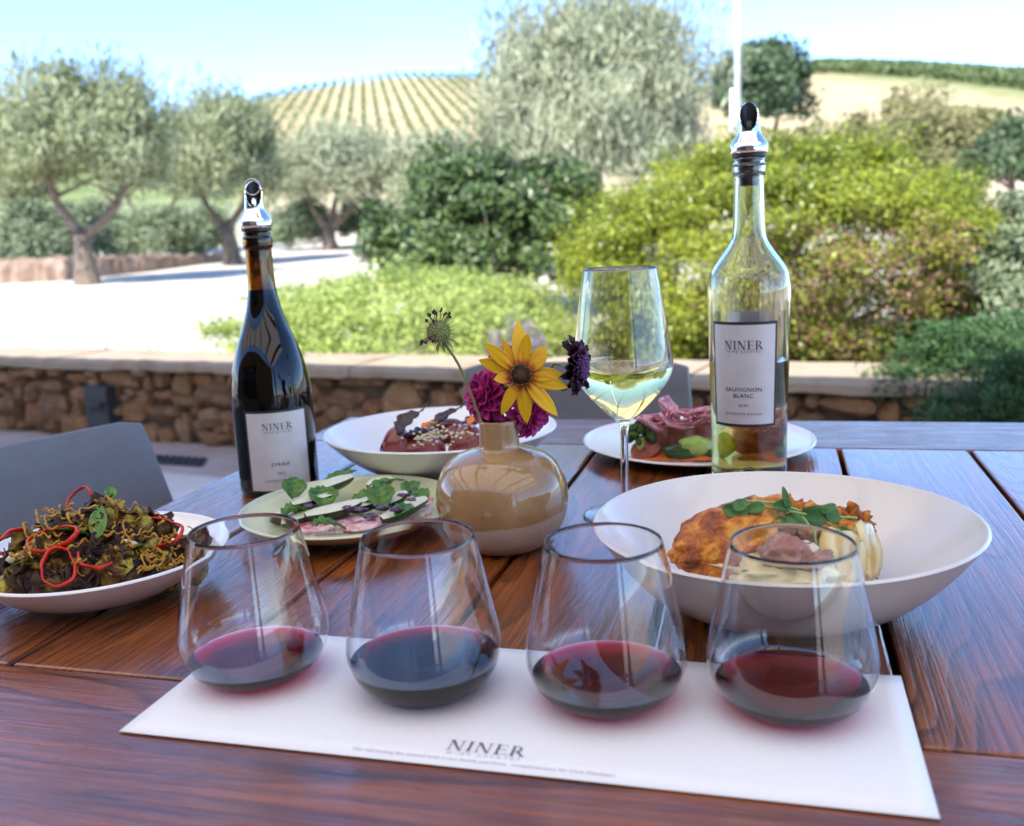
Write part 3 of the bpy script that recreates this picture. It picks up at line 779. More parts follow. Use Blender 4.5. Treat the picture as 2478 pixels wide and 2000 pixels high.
# ------------------------------------------------------------------ tasting mat
paper = mat_noise('paper', [(.3, (.80, .79, .80)), (.7, (.83, .82, .83))], 300, .65, .1, .0002)
sa = TA - PI / 2
A_, B_, C_ = at(250, 1540, TZ), at(1975, 1725, TZ), at(1885, 1428, TZ)
ux = (B_ - A_); sw = ux.length; sa = math.atan2(ux.y, ux.x); sh = .131
uy = Vector((-math.sin(sa), math.cos(sa), 0))
cen = A_ + ux / 2 + uy * sh / 2
mat_ = empty('tasting_mat', (cen.x, cen.y, TZ + .0006), sa, 'white paper tasting mat printed with the winery name, under the four stemless glasses', 'mat')
mb = MB(); nx, ny = 40, 10; v = []; f = []
for j in range(ny + 1):
    for i in range(nx + 1):
        x = (i / nx - .5) * sw; y = (j / ny - .5) * sh
        v.append((x, y, .0004 + .0006 * max(0, abs(2 * i / nx - 1) - .9) * 10 * (j / ny)))
for j in range(ny):
    for i in range(nx): a = j * (nx + 1) + i; f.append((a, a + 1, a + nx + 2, a + nx + 1))
mb.add(v, f); mb.build('sheet', paper, mat_, solid=.0003)
def on_mat(vf, x, y, name, m, z=.0012):
    v, f = vf; mb = MB(); mb.add([(a + x, b + y, z) for a, b, *_ in v], f); return mb.build(name, m, mat_, smooth=False)
Pn = at(1022, 1578, TZ) - cen; nxx = Pn.dot(Vector((math.cos(sa), math.sin(sa), 0))); nyy = Pn.dot(uy)
on_mat(serif_word('NINER', .0088), nxx, nyy, 'printed_name', ink_soft)
on_mat(bfont('WINE ESTATES', .0032, 1.9), nxx, nyy - .0072, 'printed_subtitle', mat_plain('pale_ink', (.42, .41, .47), .6))
on_mat(bfont('Our full tasting fee waived with a two bottle purchase,  complimentary for Club Members', .0036, 1.0), nxx, nyy - .0122, 'printed_line', mat_plain('pale_ink2', (.42, .41, .47), .6))

# ------------------------------------------------------------------ glassware
M_glass = mat_glass('clear_glass', (1, 1, 1), 1.5)
def mat_wine(name, absorb, dens, ior=1.35):
    m = mat_glass(name, (1, 1, 1), ior, 0, absorb, dens); nt = m.node_tree     # wetted faces refract from glass into wine, the free surface from air into wine
    at_ = nt.nodes.new('ShaderNodeAttribute'); at_.attribute_name = 'against_glass'
    nt.links.new(math_(nt, 'MULTIPLY_ADD', at_.outputs['Fac'], 1.34 / 1.5 - ior, ior), next(n for n in nt.nodes if n.type == 'BSDF_GLASS').inputs['IOR'])
    return m
M_red = mat_wine('red_wine', (.90, .0, .42), 720)
M_red_deep = mat_wine('red_wine_deep', (.84, .0, .3), 1000)
M_white = mat_wine('white_wine', (.90, .86, .32), 20)
GP = [(0, 0), (.020, 0), (.0240, .0004), (.029, .0025), (.0345, .0065), (.0390, .0120), (.0418, .0185), (.0429, .0250), (.0424, .0315), (.0411, .0390), (.0388, .0500), (.0364, .0620), (.0337, .0750), (.0306, .0880)]
def smooth_prof(p, k=3):
    out = []
    for i in range(len(p) - 1):
        p0, p1, p2, p3 = p[max(i-1, 0)], p[i], p[i+1], p[min(i+2, len(p)-1)]
        for j in range(k):
            t = j / k; q = []
            for a, b_, c, d in zip(p0, p1, p2, p3):
                q.append(.5 * ((2*b_) + (-a + c) * t + (2*a - 5*b_ + 4*c - d) * t*t + (-a + 3*b_ - 3*c + d) * t**3))
            out.append((max(0, q[0]), q[1]))
    out.append(p[-1]); return out
def inner(prof, th, zb):
    o = []
    for i, (r, z) in enumerate(prof):
        a = prof[max(0, i-1)]; c = prof[min(len(prof)-1, i+1)]
        dx, dz = c[0]-a[0], c[1]-a[1]; l = math.hypot(dx, dz) or 1
        o.append((max(0, r - th * dz / l), z + th * dx / l))
    return [(r, max(z, zb)) for r, z in o]
def fill(inn, z):
    # splits an inner glass profile at the liquid level: wetted part below, dry part above
    for i, (r, zz) in enumerate(inn):
        if i and zz >= z and r > .004:
            r0, z0 = inn[i-1]; t = (z - z0) / (zz - z0 + 1e-9); L_ = (r0 + (r - r0) * t, z)
            return list(inn[:i]) + [L_], [L_] + list(inn[i:])
def build_wine(wet, mat, rt, n=96):
    mb = MB(); mb.lathe(wet, n, cap=False); k = len(wet)
    mb.f.append(tuple(i * k + k - 1 for i in range(n)))
    o = mb.build('wine', mat, rt)
    fa_ = o.data.attributes.new('against_glass', 'FLOAT', 'FACE'); fa_.data.foreach_set('value', [1.0] * (len(o.data.polygons) - 1) + [0.0])
    o.data.polygons[-1].use_smooth = False
    o.data.set_sharp_from_angle(angle=R(35))
    import bmesh
    bm = bmesh.new(); bm.from_mesh(o.data); bm.faces.ensure_lookup_table()
    bmesh.ops.recalc_face_normals(bm, faces=bm.faces)
    if bm.faces[-1].normal.z < 0: bmesh.ops.reverse_faces(bm, faces=bm.faces)
    bm.to_mesh(o.data); bm.free()
    return o
def build_glass(name, out, dry, mat, rt, n=96):
    mb = MB(); mb.lathe(list(out) + list(reversed(dry)), n, cap=False)
    return mb.build(name, mat, rt)
gp = smooth_prof(GP, 4)
def stemless(x, y, level, mat, label, rz=0):
    rt = empty('stemless_glass', (x, y, TZ + .0021), rz, label, 'wine glass', 'stemless tasting glasses of red wine on the paper mat')
    inn = inner(gp, .0005, .0026)
    wet, dry = fill(inn, level)
    build_glass('glass_bowl', gp + [(.0305, .0882), (.0302, .0881)], dry[:-1], M_glass, rt)
    build_wine(wet, mat, rt)
GG = [(-.1557, .527, .0125, M_red, 'leftmost stemless glass, least wine, light red at its rim'),
      (-.0545, .4999, .0185, M_red_deep, 'second stemless glass from the left, the fullest with near-black red wine'),
      (.044, .4775, .0148, M_red, 'third stemless glass from the left, flowers mirrored in its red wine'),
      (.1375, .461, .0125, M_red, 'rightmost stemless glass of red wine, in front of the chicken bowl')]
for a in GG: stemless(*a)

# white wine glass
wx, wy = .0959, .8121
rt = empty('stemmed_wine_glass', (wx, wy, TZ), 0, 'tall stemmed glass half full of white wine behind the flower vase', 'wine glass')
WP = [(0, .0025), (.012, .0028), (.030, .0018), (.0368, .0006), (.0372, .0012), (.030, .0032), (.012, .0055), (.0052, .010), (.0040, .020), (.0034, .045), (.0034, .070), (.0046, .081), (.0085, .0865), (.0165, .0935), (.0270, .1045), (.0360, .1155), (.0415, .1255), (.0428, .134), (.0420, .143), (.0395, .160), (.0358, .185), (.0322, .207), (.0310, .2150)]
w2 = smooth_prof(WP, 3)
bowl_start = next(i for i, p in enumerate(w2) if p[1] > .0835 and p[0] > .005)
inn = [(0, .0865), (.004, .0867), (.008, .0885)] + [p for p in inner(w2[bowl_start:], .0009, .087) if p[0] > .010]
wet, dry = fill(inn, .1315)
build_glass('glass_bowl', w2 + [(.0306, .2153)], dry, M_glass, rt); build_wine(wet, M_white, rt)

# ------------------------------------------------------------------ bottles
chrome, nt, b = newmat('chrome'); b.inputs['Metallic'].default_value = 1; b.inputs['Roughness'].default_value = .06
nt.links.new(ramp(nt, noise(nt, coord(nt), 40, 2), [(0, (.82, .82, .83)), (1, (.9, .9, .9))]), b.inputs['Base Color'])
rubber = mat_plain('black_rubber', (.012, .012, .014), .45)
silver, nt, b = newmat('label_paper'); b.inputs['Roughness'].default_value = .45; b.inputs['Metallic'].default_value = .14
nt.links.new(ramp(nt, noise(nt, coord(nt, (1, 1, 1)), 60, 3), [(.3, (.60, .585, .60)), (.7, (.66, .645, .66))]), b.inputs['Base Color'])
bord = mat_plain('label_border', (.02, .022, .03), .45)
def pourer(rt, z, rn, a0, wide=1.0, ring_=False):
    p = empty('tmp', (0, 0, 0)); bpy.data.objects.remove(p)
    mb = MB(); mb.lathe([(0, z - .024), (rn * .62, z - .024), (rn * .66, z - .016), (rn * .6, z - .015), (rn * .72, z - .008), (rn * .66, z - .007), (rn * .9, z + .0005), (rn * 1.12, z + .001), (rn * 1.12, z + .004), (0, z + .004)], 40)
    mb.build('stopper', rubber, rt, auto=40)
    mb = MB(); mb.lathe([(0, z + .0042), (rn * 1.2, z + .0042), (rn * 1.24, z + .0062), (rn * 1.24, z + .0120), (rn * 1.16, z + .0132), (rn * .92, z + .0180), (rn * .80, z + .0200), (rn * .76, z + .0225), (0, z + .0225)], 48)
    po = mb.build('pourer', chrome, rt, auto=62)
    # slanted open spout: a tube cut diagonally, the opening faces the camera
    n, k = 40, 16; r0 = rn * .76; v = []; f = []
    zb, lo, hi = z + .0200, z + .0228, z + .0490
    def ring(rad, sign):
        for j in range(k + 1):
            for i in range(n):
                a = 2 * PI * i / n; c = -math.cos(a - a0)       # -1 at the camera side .. 1 at the back
                zt = lo + (hi - lo) * (.5 + .5 * math.cos(a - a0 + PI)) ** .8
                q = j / k; zz = zb + (zt - zb) * q
                bulge = 1 - .12 * math.sin(min(1, (zz - zb) / (hi - zb)) * PI * .6)
                lean = .10 * (zz - zb)
                v.append((rad * bulge * math.sin(a) + lean * math.sin(a0), -rad * bulge * math.cos(a) - lean * math.cos(a0) * 0, zz))
    ring(r0, 1); ring(r0 * .84, -1)
    off = (k + 1) * n
    for j in range(k):
        for i in range(n):
            q = (i + 1) % n; f.append((j*n+i, j*n+q, (j+1)*n+q, (j+1)*n+i)); f.append((off+j*n+i, off+(j+1)*n+i, off+(j+1)*n+q, off+j*n+q))
    for i in range(n): q = (i + 1) % n; f.append((k*n+i, k*n+q, off+k*n+q, off+k*n+i))
    mb = MB(); mb.add(v, f); mb.build('spout', chrome, po, auto=50)
    li = []; lf = []
    for p in v[off:]: li.append((p[0] * .97, p[1] * .97, p[2] - .0004))
    for j in range(k):
        for i in range(n): q = (i + 1) % n; lf.append((j*n+i, (j+1)*n+i, (j+1)*n+q, j*n+q))
    mb = MB(); mb.add(li, lf); mb.build('spout_dark_inside', rubber, po)  # black inner skin painting the dark hollow of the chrome spout
    mb = MB(); mb.tube([(0, 0, zb), (0, .001, zb + .012)], [r0 * .5, r0 * .35], 16); mb.build('air_tube', chrome if ring_ else rubber, po)
    if ring_:
        mb = MB(); pts = [(r0 * .75 * math.sin(a), -.001, hi - .006 + .0075 * math.cos(a)) for a in np.linspace(0, 2 * PI, 33)]
        mb.tube(pts, .0005, 8, cap=False); mb.build('flap_ring', chrome, po)

def bottle(x, y, prof, th, glassm, wine_z, winem, label, face):
    rt = empty('wine_bottle', (x, y, TZ + .0005), 0, label, 'wine bottle')
    pf = smooth_prof(prof, 4)
    inn = [p for p in inner(pf, th, 0)]
    # punt
    inn = [(0, .022), (.012, .017), (.022, .008), (prof[2][0] - .004 - th, .0045)] + [p for p in inn if p[1] > .008 and p[0] > .009]
    out = [(0, .016), (.012, .011), (.022, .003)] + [p for p in pf if p[0] > .025 or p[1] > .05]
    wet, dry = fill(inn, wine_z)
    build_glass('bottle_glass', out, dry, glassm, rt); build_wine(wet, winem, rt)
    return rt
def face_angle(x, y): return math.atan2(-x, y) * -1   # direction from the bottle to the camera, as an angle about z from -Y
# red
sx, sy = -.2408, .9572
SP = [(.030, .0), (.0365, .0), (.0388, .003), (.0395, .012), (.0396, .05), (.0396, .092), (.0388, .108), (.0358, .127), (.0298, .148), (.0232, .165), (.0178, .182), (.0145, .198), (.0132, .213), (.0128, .235), (.0128, .243), (.0142, .2445), (.0142, .2535), (.0130, .2552), (.0130, .2586), (.0125, .2590)]
M_green, nt, b = newmat('amber_green_glass'); b.inputs['Transmission Weight'].default_value = 1; b.inputs['Roughness'].default_value = 0
b.inputs['Base Color'].default_value = (.26, .13, .014, 1); b.inputs['Specular IOR Level'].default_value = .3; b.inputs['IOR'].default_value = 1.5
M_syr = mat_plain('deep_red_wine', (.0015, .0004, .0004), .5, spec=0)
rt = bottle(sx, sy, SP, .0028, M_green, .203, M_syr, 'dark red wine bottle with white label and chrome pourer at the left', 0)
fa = math.atan2(sx, sy)                 # the camera lies at this turn from -Y
fa = math.atan2(-sx, sy)
a0 = -math.atan2(sx, sy) * -1
a0 = math.atan2(-sx, sy)                # angle whose direction (sin a, -cos a) points at the camera
LA = a0 + R(3)
label_panel(.0399, LA, .0472, .0665, .0825).build('label_border', bord, rt)
lb = label_panel(.04015, LA, .0472, .0615, .0775).build('label', silver, rt)
def btext(vf, r, a, z, m, name, par):
    v, f = vf; mb = MB(); mb.add(curved(v, r, a, z), f); return mb.build(name, m, par, smooth=False)
btext(serif_word('NINER', .0066), .0405, LA, .0725, ink, 'printed_name', lb)
btext(bfont('WINE ESTATES', .0030, 1.45), .0405, LA, .0668, ink_soft, 'printed_subtitle', lb)
btext(bfont('SYRAH', .0052, 1.2), .0405, LA, .0345, ink, 'printed_variety', lb)
btext(bfont('2022', .0034, 1.2), .0405, LA, .0255, ink, 'printed_year', lb)
btext(bfont('JESPERSEN RANCH', .0031, 1.3), .0405, LA, .0182, ink_soft, 'printed_vineyard', lb)
pourer(rt, .2590, .0128, a0, ring_=True)
# white
bx, by = .2217, .883
BP = [(.030, 0), (.0352, 0), (.0380, .0025), (.0387, .010), (.0392, .05), (.0408, .11), (.0418, .150), (.0424, .172), (.0417, .185), (.0390, .197), (.0325, .2075), (.0245, .2185), (.0190, .2275), (.0168, .236), (.0158, .255), (.0150, .280), (.0149, .292), (.0162, .2935), (.0164, .303), (.0155, .3045), (.0155, .309), (.0150, .3096)]
Q_ = .888; BP = [(a * Q_, c if c < .02 else .028 + c * Q_) for a, c in BP]
M_flint = mat_glass('flint_glass', (.992, .996, .985), 1.5)
M_sauv = mat_wine('pale_wine', (.82, .74, .08), 30)
rt = bottle(bx, by, BP, .0026, M_flint, .028 + .106*Q_, M_sauv, 'clear glass bottle of white wine with black-framed label and chrome pourer at the right', 0)
a0 = math.atan2(-bx, by)
LA = a0 - R(8)
LZ = .028 + .0955 * Q_
def rr_at(z): return float(np.interp(z, [p[1] for p in BP], [p[0] for p in BP]))
def cone_panel(a, z0, w, h, off, n=28, flip=False):
    v = []; f = []
    for i in range(n + 1):
        for k in range(5):
            z = z0 + (k / 4 - .5) * h; r = rr_at(z) + off; aa = a + (i / n - .5) * w / (.041 * Q_)
            v.append((r * math.sin(aa), -r * math.cos(aa), z))
    for i in range(n):
        for k in range(4): f.append((5*i+k, 5*(i+1)+k, 5*(i+1)+k+1, 5*i+k+1))
    mb = MB(); mb.add(v, f); return mb
def ctext(vf, off, a, z, m, name, par):
    v, f = vf; o = []
    for x, y, *_ in v:
        r = rr_at(z + y) + off; aa = a + x / r; o.append((r * math.sin(aa), -r * math.cos(aa), z + y))
    mb = MB(); mb.add(o, f); return mb.build(name, m, par, smooth=False)
cone_panel(LA, LZ, .0705*Q_, .1075*Q_, .0003).build('label_border', bord, rt)
lb = cone_panel(LA, LZ, .0650*Q_, .1015*Q_, .0006).build('label', silver, rt)
cone_panel(LA + PI + .12, .028 + .1035*Q_, .052*Q_, .098*Q_, .0003).build('back_label', silver, rt)
ctext(serif_word('NINER', .0088*Q_), .0010, LA, LZ + .0305*Q_, ink, 'printed_name', lb)
ctext(bfont('WINE ESTATES', .0036*Q_, 1.55), .0010, LA, LZ + .0238*Q_, ink_soft, 'printed_subtitle', lb)
ctext(bfont('SAUVIGNON', .0060*Q_, 1.12), .0010, LA, LZ - .0150*Q_, ink, 'printed_variety', lb)
ctext(bfont('BLANC', .0060*Q_, 1.12), .0010, LA, LZ - .0213*Q_, ink, 'printed_variety', lb)
ctext(bfont('2024', .0040*Q_, 1.25), .0010, LA, LZ - .0312*Q_, ink, 'printed_year', lb)
ctext(bfont('JESPERSEN RANCH', .0036*Q_, 1.3), .0010, LA, LZ - .0400*Q_, ink_soft, 'printed_vineyard', lb)
pourer(rt, .028 + .3096*Q_, .0150*Q_, a0)
mb = MB(); r_ = random.Random(4)       # condensation beads inside the neck
for _ in range(46):
    a, z = a0 + r_.uniform(-1.6, 1.6), r_.uniform(.245, .273); r = .0127*Q_
    mb.ball((r * math.sin(a), -r * math.cos(a), z), r_.uniform(.0003, .0008), nu=8, nv=6)
mb.build('droplets', M_glass, rt)

# ------------------------------------------------------------------ dishes
def crock(name, col, speck=None, rough=.12, inner_col=None, zsplit=None):
    m, nt, b = newmat(name)
    v = coord(nt); c = ramp(nt, noise(nt, v, 25, 3), [(.3, [k * .96 for k in col]), (.7, col)])
    if speck:
        s = nt.nodes.new('ShaderNodeTexVoronoi'); s.inputs['Scale'].default_value = 420; nt.links.new(v, s.inputs['Vector'])
        r1 = ramp(nt, s.outputs['Distance'], [(.10, 1), (.2, 0)]); r2 = ramp(nt, noise(nt, v, 150, 1), [(.52, 0), (.6, .75)])
        c = mix(nt, math_(nt, 'MULTIPLY', r1, r2), c, speck)
    nt.links.new(c, b.inputs['Base Color']); b.inputs['Roughness'].default_value = .35; b.inputs['Coat Weight'].default_value = .8; b.inputs['Coat Roughness'].default_value = rough
    bump(nt, b, noise(nt, v, 60, 2), .12, .0006)
    return m
C_white = crock('white_glaze', (.81, .79, .77)); C_cream = crock('cream_glaze', (.69, .65, .60), (.42, .36, .3)); C_green = crock('pale_green_glaze', (.60, .63, .40), (.45, .45, .28))
def dish(name, px, py, zr, r, prof, mat, label, oval=1.0, wob=.012, seed=0, cat='plate'):
    rt = empty(name, (px, py, TZ), 0, label, cat)
    def wf(a, j): return 1 + wob * math.sin(2 * a + seed) + wob * .5 * math.sin(3 * a + seed * 2)
    mb = MB(); mb.lathe(smooth_prof(prof, 4), 96, wob=wf); return tag(mb.build(name, mat, None, (px, py, TZ + .0004)), label, cat) if not bpy.data.objects.remove(rt) else None
def bowl_prof(r, h, rb, th=.0042, flat=.3, pw=2.0):
    out = [(0, .0025), (rb * .8, .0025), (rb * .86, 0), (rb, 0), (rb * 1.03, .002)]
    for i in range(1, 9):
        t = i / 8; out.append((rb * 1.03 + (r - rb * 1.03) * t, .002 + (h - .004) * t ** pw))
    out.append((r + .0008, h - .0008)); out.append((r - .001, h + .0005))
    for i in range(8, 0, -1):
        t = i / 8; out.append((rb * .9 + (r - .004 - rb * .9) * t, .002 + th + (h - .0055 - th) * t ** pw))
    out += [(rb * .6, .0019 + th), (0, .0018 + th)]
    return out
# E: large bowl with chicken, B: beets, D: steak, A: sprouts, C: courgette
EX, EY, ER, EH = .172, .600, .121, .058
dish('serving_bowl', EX, EY, 0, ER, bowl_prof(ER, EH, .050, pw=1.95), C_cream, 'large speckled cream bowl holding the fried chicken, in front of the clear bottle', cat='bowl', seed=1)
BX, BY_, BR, BH = -.076, 1.000, .121, .048
dish('serving_bowl', BX, BY_, 0, BR, bowl_prof(BR, BH, .048, pw=1.8), C_white, 'wide white bowl of beets near the far edge of the table behind the vase', cat='bowl', seed=2)
DX, DY, DR, DH = .2055, 1.046, .1255, .014
dish('dinner_plate', DX, DY, 0, DR, bowl_prof(DR, DH, .070, pw=1.9), C_white, 'white plate of steak and pink onion standing behind the clear bottle', seed=3)
AX, AY, AR, AH = -.309, .682, .092, .033
dish('dinner_plate', AX, AY, 0, AR, bowl_prof(AR, AH, .040, pw=1.8), C_white, 'white plate piled with charred sprouts, cut by the left edge of the picture', seed=4)
CX, CY, CR, CH = -.146, .822, .097, .019
dish('dinner_plate', CX, CY, 0, CR, bowl_prof(CR, CH, .055, pw=1.9), C_green, 'pale green plate of courgette and basil between the red bottle and the vase', seed=5)

# ------------------------------------------------------------------ food tools
def put(name, P, label, cat, group=None, rz=0):
    return empty(name, P, rz, label, cat, group)
def single(mb, name, mat, P, label, cat, group=None, rot=(0, 0, 0), **kw):
    o = mb.build(name, mat, None, P, **kw); o.rotation_euler = rot
    return tag(o, label, cat, group)
def eu(rx, ry, rz): 
    from mathutils import Euler
    return Euler((rx, ry, rz)).to_matrix().to_4x4()

M_char = mat_noise('charred_sprout', [(.34, (.015, .007, .004)), (.45, (.09, .035, .010)), (.53, (.22, .15, .02)), (.62, (.42, .36, .05)), (.72, (.12, .045, .012))], 75, .5, .7, .0015, 260, coat=.05, spec=.15, dist=.5)
M_char2 = mat_noise('charred_sprout_dark', [(.35, (.010, .005, .005)), (.55, (.05, .020, .010)), (.70, (.22, .14, .025))], 60, .45, .7, .0015, 240, coat=.1, spec=.15, dist=.5)
M_golden = mat_noise('fried_shallot', [(.3, (.30, .12, .01)), (.6, (.52, .27, .03)), (.8, (.64, .42, .09))], 180, .4, .4, .0005, spec=.3)
M_chili = mat_noise('red_chili', [(.3, (.50, .010, .004)), (.7, (.66, .022, .006))], 90, .25, .1, .0003, coat=.35)
M_herb = mat_noise('herb_leaf', [(.3, (.03, .10, .008)), (.55, (.075, .20, .015)), (.8, (.15, .30, .03))], 90, .35, .5, .0007, 300, coat=.35)
M_garlic = mat_noise('garlic', [(.3, (.62, .52, .30)), (.7, (.72, .64, .42))], 60, .3, .1, coat=.4, sss=.2)

# ---- charred sprouts on plate A
AP = Vector((AX, AY))
def mound_a(x, y):
    d = math.hypot((x - AX + .004) / .076, (y - AY - .004) / .074)
    return TZ + .012 + (.052 * (1 - d ** 1.7) if d < 1 else 0)
SG = 'charred sprouts on the left plate'
def sprout_mesh(seed):
    r_ = random.Random(seed); mb = MB()
    mb.ball((0, 0, 0), (.0125, .0115, .0100), .35, 2.2, seed, 18, 12)
    for k in range(9):                       # loose curled outer leaves
        a, e = r_.uniform(0, 2 * PI), r_.uniform(-.5, .9)
        M_ = Matrix.Rotation(a, 4, 'Z') @ Matrix.Rotation(e, 4, 'X') @ Matrix.Translation((0, -.010, .006)) @ Matrix.Rotation(r_.uniform(-.6, .4), 4, 'X')
        mb.leaf(M_, r_.uniform(.014, .021), r_.uniform(.012, .018), cup=.35, bend=r_.uniform(-.2, .5), n=5, wavy=.09)
    return mb
proto = []
for k in range(5):
    o = sprout_mesh(k + 1).build('charred_sprout', M_char if k % 2 else M_char2, None, (0, 0, 0), solid=.0006)
    proto.append(o)
spots = []
r_ = random.Random(12)
for (px, py) in [(212, 1062), (225, 1085), (190, 1100), (280, 1100), (320, 1110), (350, 1150), (300, 1140), (255, 1130), (330, 1180), (380, 1165), (270, 1205), (235, 1190), (180, 1190), (120, 1200), (60, 1215), (20, 1190), (90, 1170), (150, 1150), (60, 1150), (15, 1150), (130, 1110), (400, 1190), (300, 1200), (345, 1205), (110, 1225), (165, 1222), (30, 1222), (-30, 1200), (-20, 1160), (240, 1160), (205, 1150), (110, 1140)]:
    P = drop(px, py, mound_a, .3, 1.2, 1500); P.z -= .004; spots.append(P)
names = ['blackened sprout half at the very top of the pile on the left plate'] 
for i, P in enumerate(spots):
    o = proto[i] if i < len(proto) else proto[i % 5].copy()
    if i >= len(proto): COL.objects.link(o)
    o.location = P; o.rotation_euler = (r_.uniform(-.6, .6), r_.uniform(-.6, .6), r_.uniform(0, 6.28)); q = r_.uniform(.85, 1.25); o.scale = (q, q, q)
    tag(o, 'charred brussels sprout half in the pile on the left white plate', 'sprout', SG)
tag(spots and proto[0], 'blackened sprout at the very top of the pile on the left plate', 'sprout', SG)
P = drop(420, 1140, lambda x, y: TZ + .022, .3, 1.2, 1500)
o = proto[2].copy(); COL.objects.link(o); o.location = P; o.rotation_euler = (1, .4, 2); o.scale = (.8, .8, .8)
tag(o, 'small roasted sprout lying apart on the bare right rim of the left plate', 'sprout', SG)
# crispy shallots: tangled golden strands nobody could count
mb = MB(); r_ = random.Random(31)
for (px, py, nn, sp) in [(150, 1095, 16, .014), (115, 1120, 12, .012), (175, 1115, 10, .010), (120, 1160, 14, .014), (280, 1115, 18, .015), (265, 1145, 14, .012), (310, 1105, 8, .01), (300, 1180, 16, .014), (330, 1190, 10, .012), (370, 1180, 8, .010), (190, 1185, 8, .010), (275, 1205, 6, .010), (235, 1070, 7, .008), (90, 1165, 8, .01), (350, 1140, 5, .008)]:
    P0 = drop(px, py, mound_a, .3, 1.2, 1500)
    for k in range(int(nn * .8)):
        c = P0 + Vector((r_.gauss(0, sp * .7), r_.gauss(0, sp * .7), r_.uniform(.001, .009)))
        a, w, R_ = r_.uniform(0, 6.28), r_.uniform(1.8, 5.5), r_.uniform(.003, .0085); ax = r_.uniform(-.9, .9); pts = []
        for j in range(25):
            q = a + w * j / 24; pts.append(c + Vector((R_ * math.cos(q) * (1 + .25 * math.sin(3 * q)), R_ * math.sin(q), R_ * ax * math.cos(q + 1) * .8 + .0012 * math.sin(5 * q))))
        mb.tube(pts, [.00075 + .0003 * math.sin(j * .5) for j in range(25)], 6)
tag(mb.build('crispy_shallots', M_golden), 'golden curly crispy shallot strands scattered over the sprouts', 'crispy shallots', kind='stuff')
CG = 'red chili rings on the sprouts'
for i, (px, py, rw_, rh_, arc, tilt, lb) in enumerate([
    (178, 1062, .0125, .011, 4.0, 1.25, 'red chili ring standing at the top left of the sprout pile'),
    (127, 1147, .0165, .011, 6.28, .75, 'wide flat red chili ring left of the green herb leaf'),
    (345, 1133, .0168, .0125, 6.28, .95, 'largest red chili ring, at the right of the sprout pile'),
    (142, 1207, .0118, .0125, 6.28, 1.15, 'small round red chili ring near the front edge of the left plate'),
    (52, 1155, .0125, .010, 3.0, .8, 'partly buried red chili ring at the left of the pile'),
    (225, 1178, .012, .012, 2.6, .9, 'curved red chili piece in the middle front of the sprout pile')]):
    P = drop(px, py, mound_a, .3, 1.2, 1500); P.z += .009; P.y -= .011; tilt *= .78
    mb = MB(); pts = []; a00 = {4.0: .1, 3.0: 1.2, 2.6: 3.0}.get(arc, 0)
    n_ = 40
    for j in range(n_ + 1):
        q = a00 + arc * j / n_; w_ = 1 + .12 * math.sin(2 * q + i * 1.3) + .06 * math.sin(3 * q + i) + .03 * math.sin(7 * q)
        pts.append((rw_ * w_ * math.cos(q), rh_ * w_ * math.sin(q), .001 * math.sin(2 * q + i)))
    v = []; f = []; K_ = 8
    for j, p in enumerate(pts):
        p = Vector(p); rd_ = Vector((p.x, p.y, 0)).normalized(); tk = .0010 + .00025 * math.sin(j * .31 + i); hh = .0019 + .0004 * math.sin(j * .17 + i * 2)
        for q in range(K_):
            a_ = 2 * PI * q / K_; v.append(p + rd_ * (tk * math.cos(a_)) + Vector((0, 0, 1)) * (hh * math.sin(a_)))
    for j in range(n_):
        for q in range(K_): w_ = (q + 1) % K_; f.append((j*K_+q, j*K_+w_, (j+1)*K_+w_, (j+1)*K_+q))
    if arc < 6: f += [tuple(range(K_)), tuple(n_*K_ + q for q in reversed(range(K_)))]
    mb.add(v, f)
    single(mb, 'chili_ring', M_chili, P, lb, 'chili ring', CG, (tilt, .12 * (i - 3) * .6, -.25 + .12 * i))
for i, (px, py, L, W, rx, rz, lb) in enumerate([(205, 1150, .031, .012, .9, .25, 'long bright green herb leaf lying down the middle of the sprout pile'), (190, 1140, .024, .014, .5, 1.9, 'short green herb leaf beside the long one on the sprouts'), (245, 1175, .018, .007, .3, -1.1, 'small green stalk below the herb leaves on the sprouts'), (235, 1065, .014, .009, .8, .4, 'tiny green leaf near the top of the sprout pile')]):
    P = drop(px, py, mound_a, .3, 1.2, 1500); P.z += .005
    mb = MB(); mb.leaf(Matrix.Translation((0, 0, 0)), L, W, .25, .15, 8, wavy=.05)
    single(mb, 'herb_leaf', M_herb, P, lb, 'herb leaf', 'herb leaves on the sprouts', (rx, .1, rz), solid=.0004)
for i, (px, py, lb) in enumerate([(265, 1160, 'pale garlic clove right of the herb leaf on the sprouts'), (70, 1183, 'pale garlic clove at the left of the sprout pile'), (45, 1190, 'second pale garlic clove at the far left of the sprouts')]):
    P = drop(px, py, mound_a, .3, 1.2, 1500); P.z += .006
    mb = MB(); mb.ball((0, 0, 0), (.009, .004, .004), .12, 2, i, 16, 10); single(mb, 'garlic_clove', M_garlic, P, lb, 'garlic clove', 'garlic cloves on the sprouts', (0, .1, .3 * i))

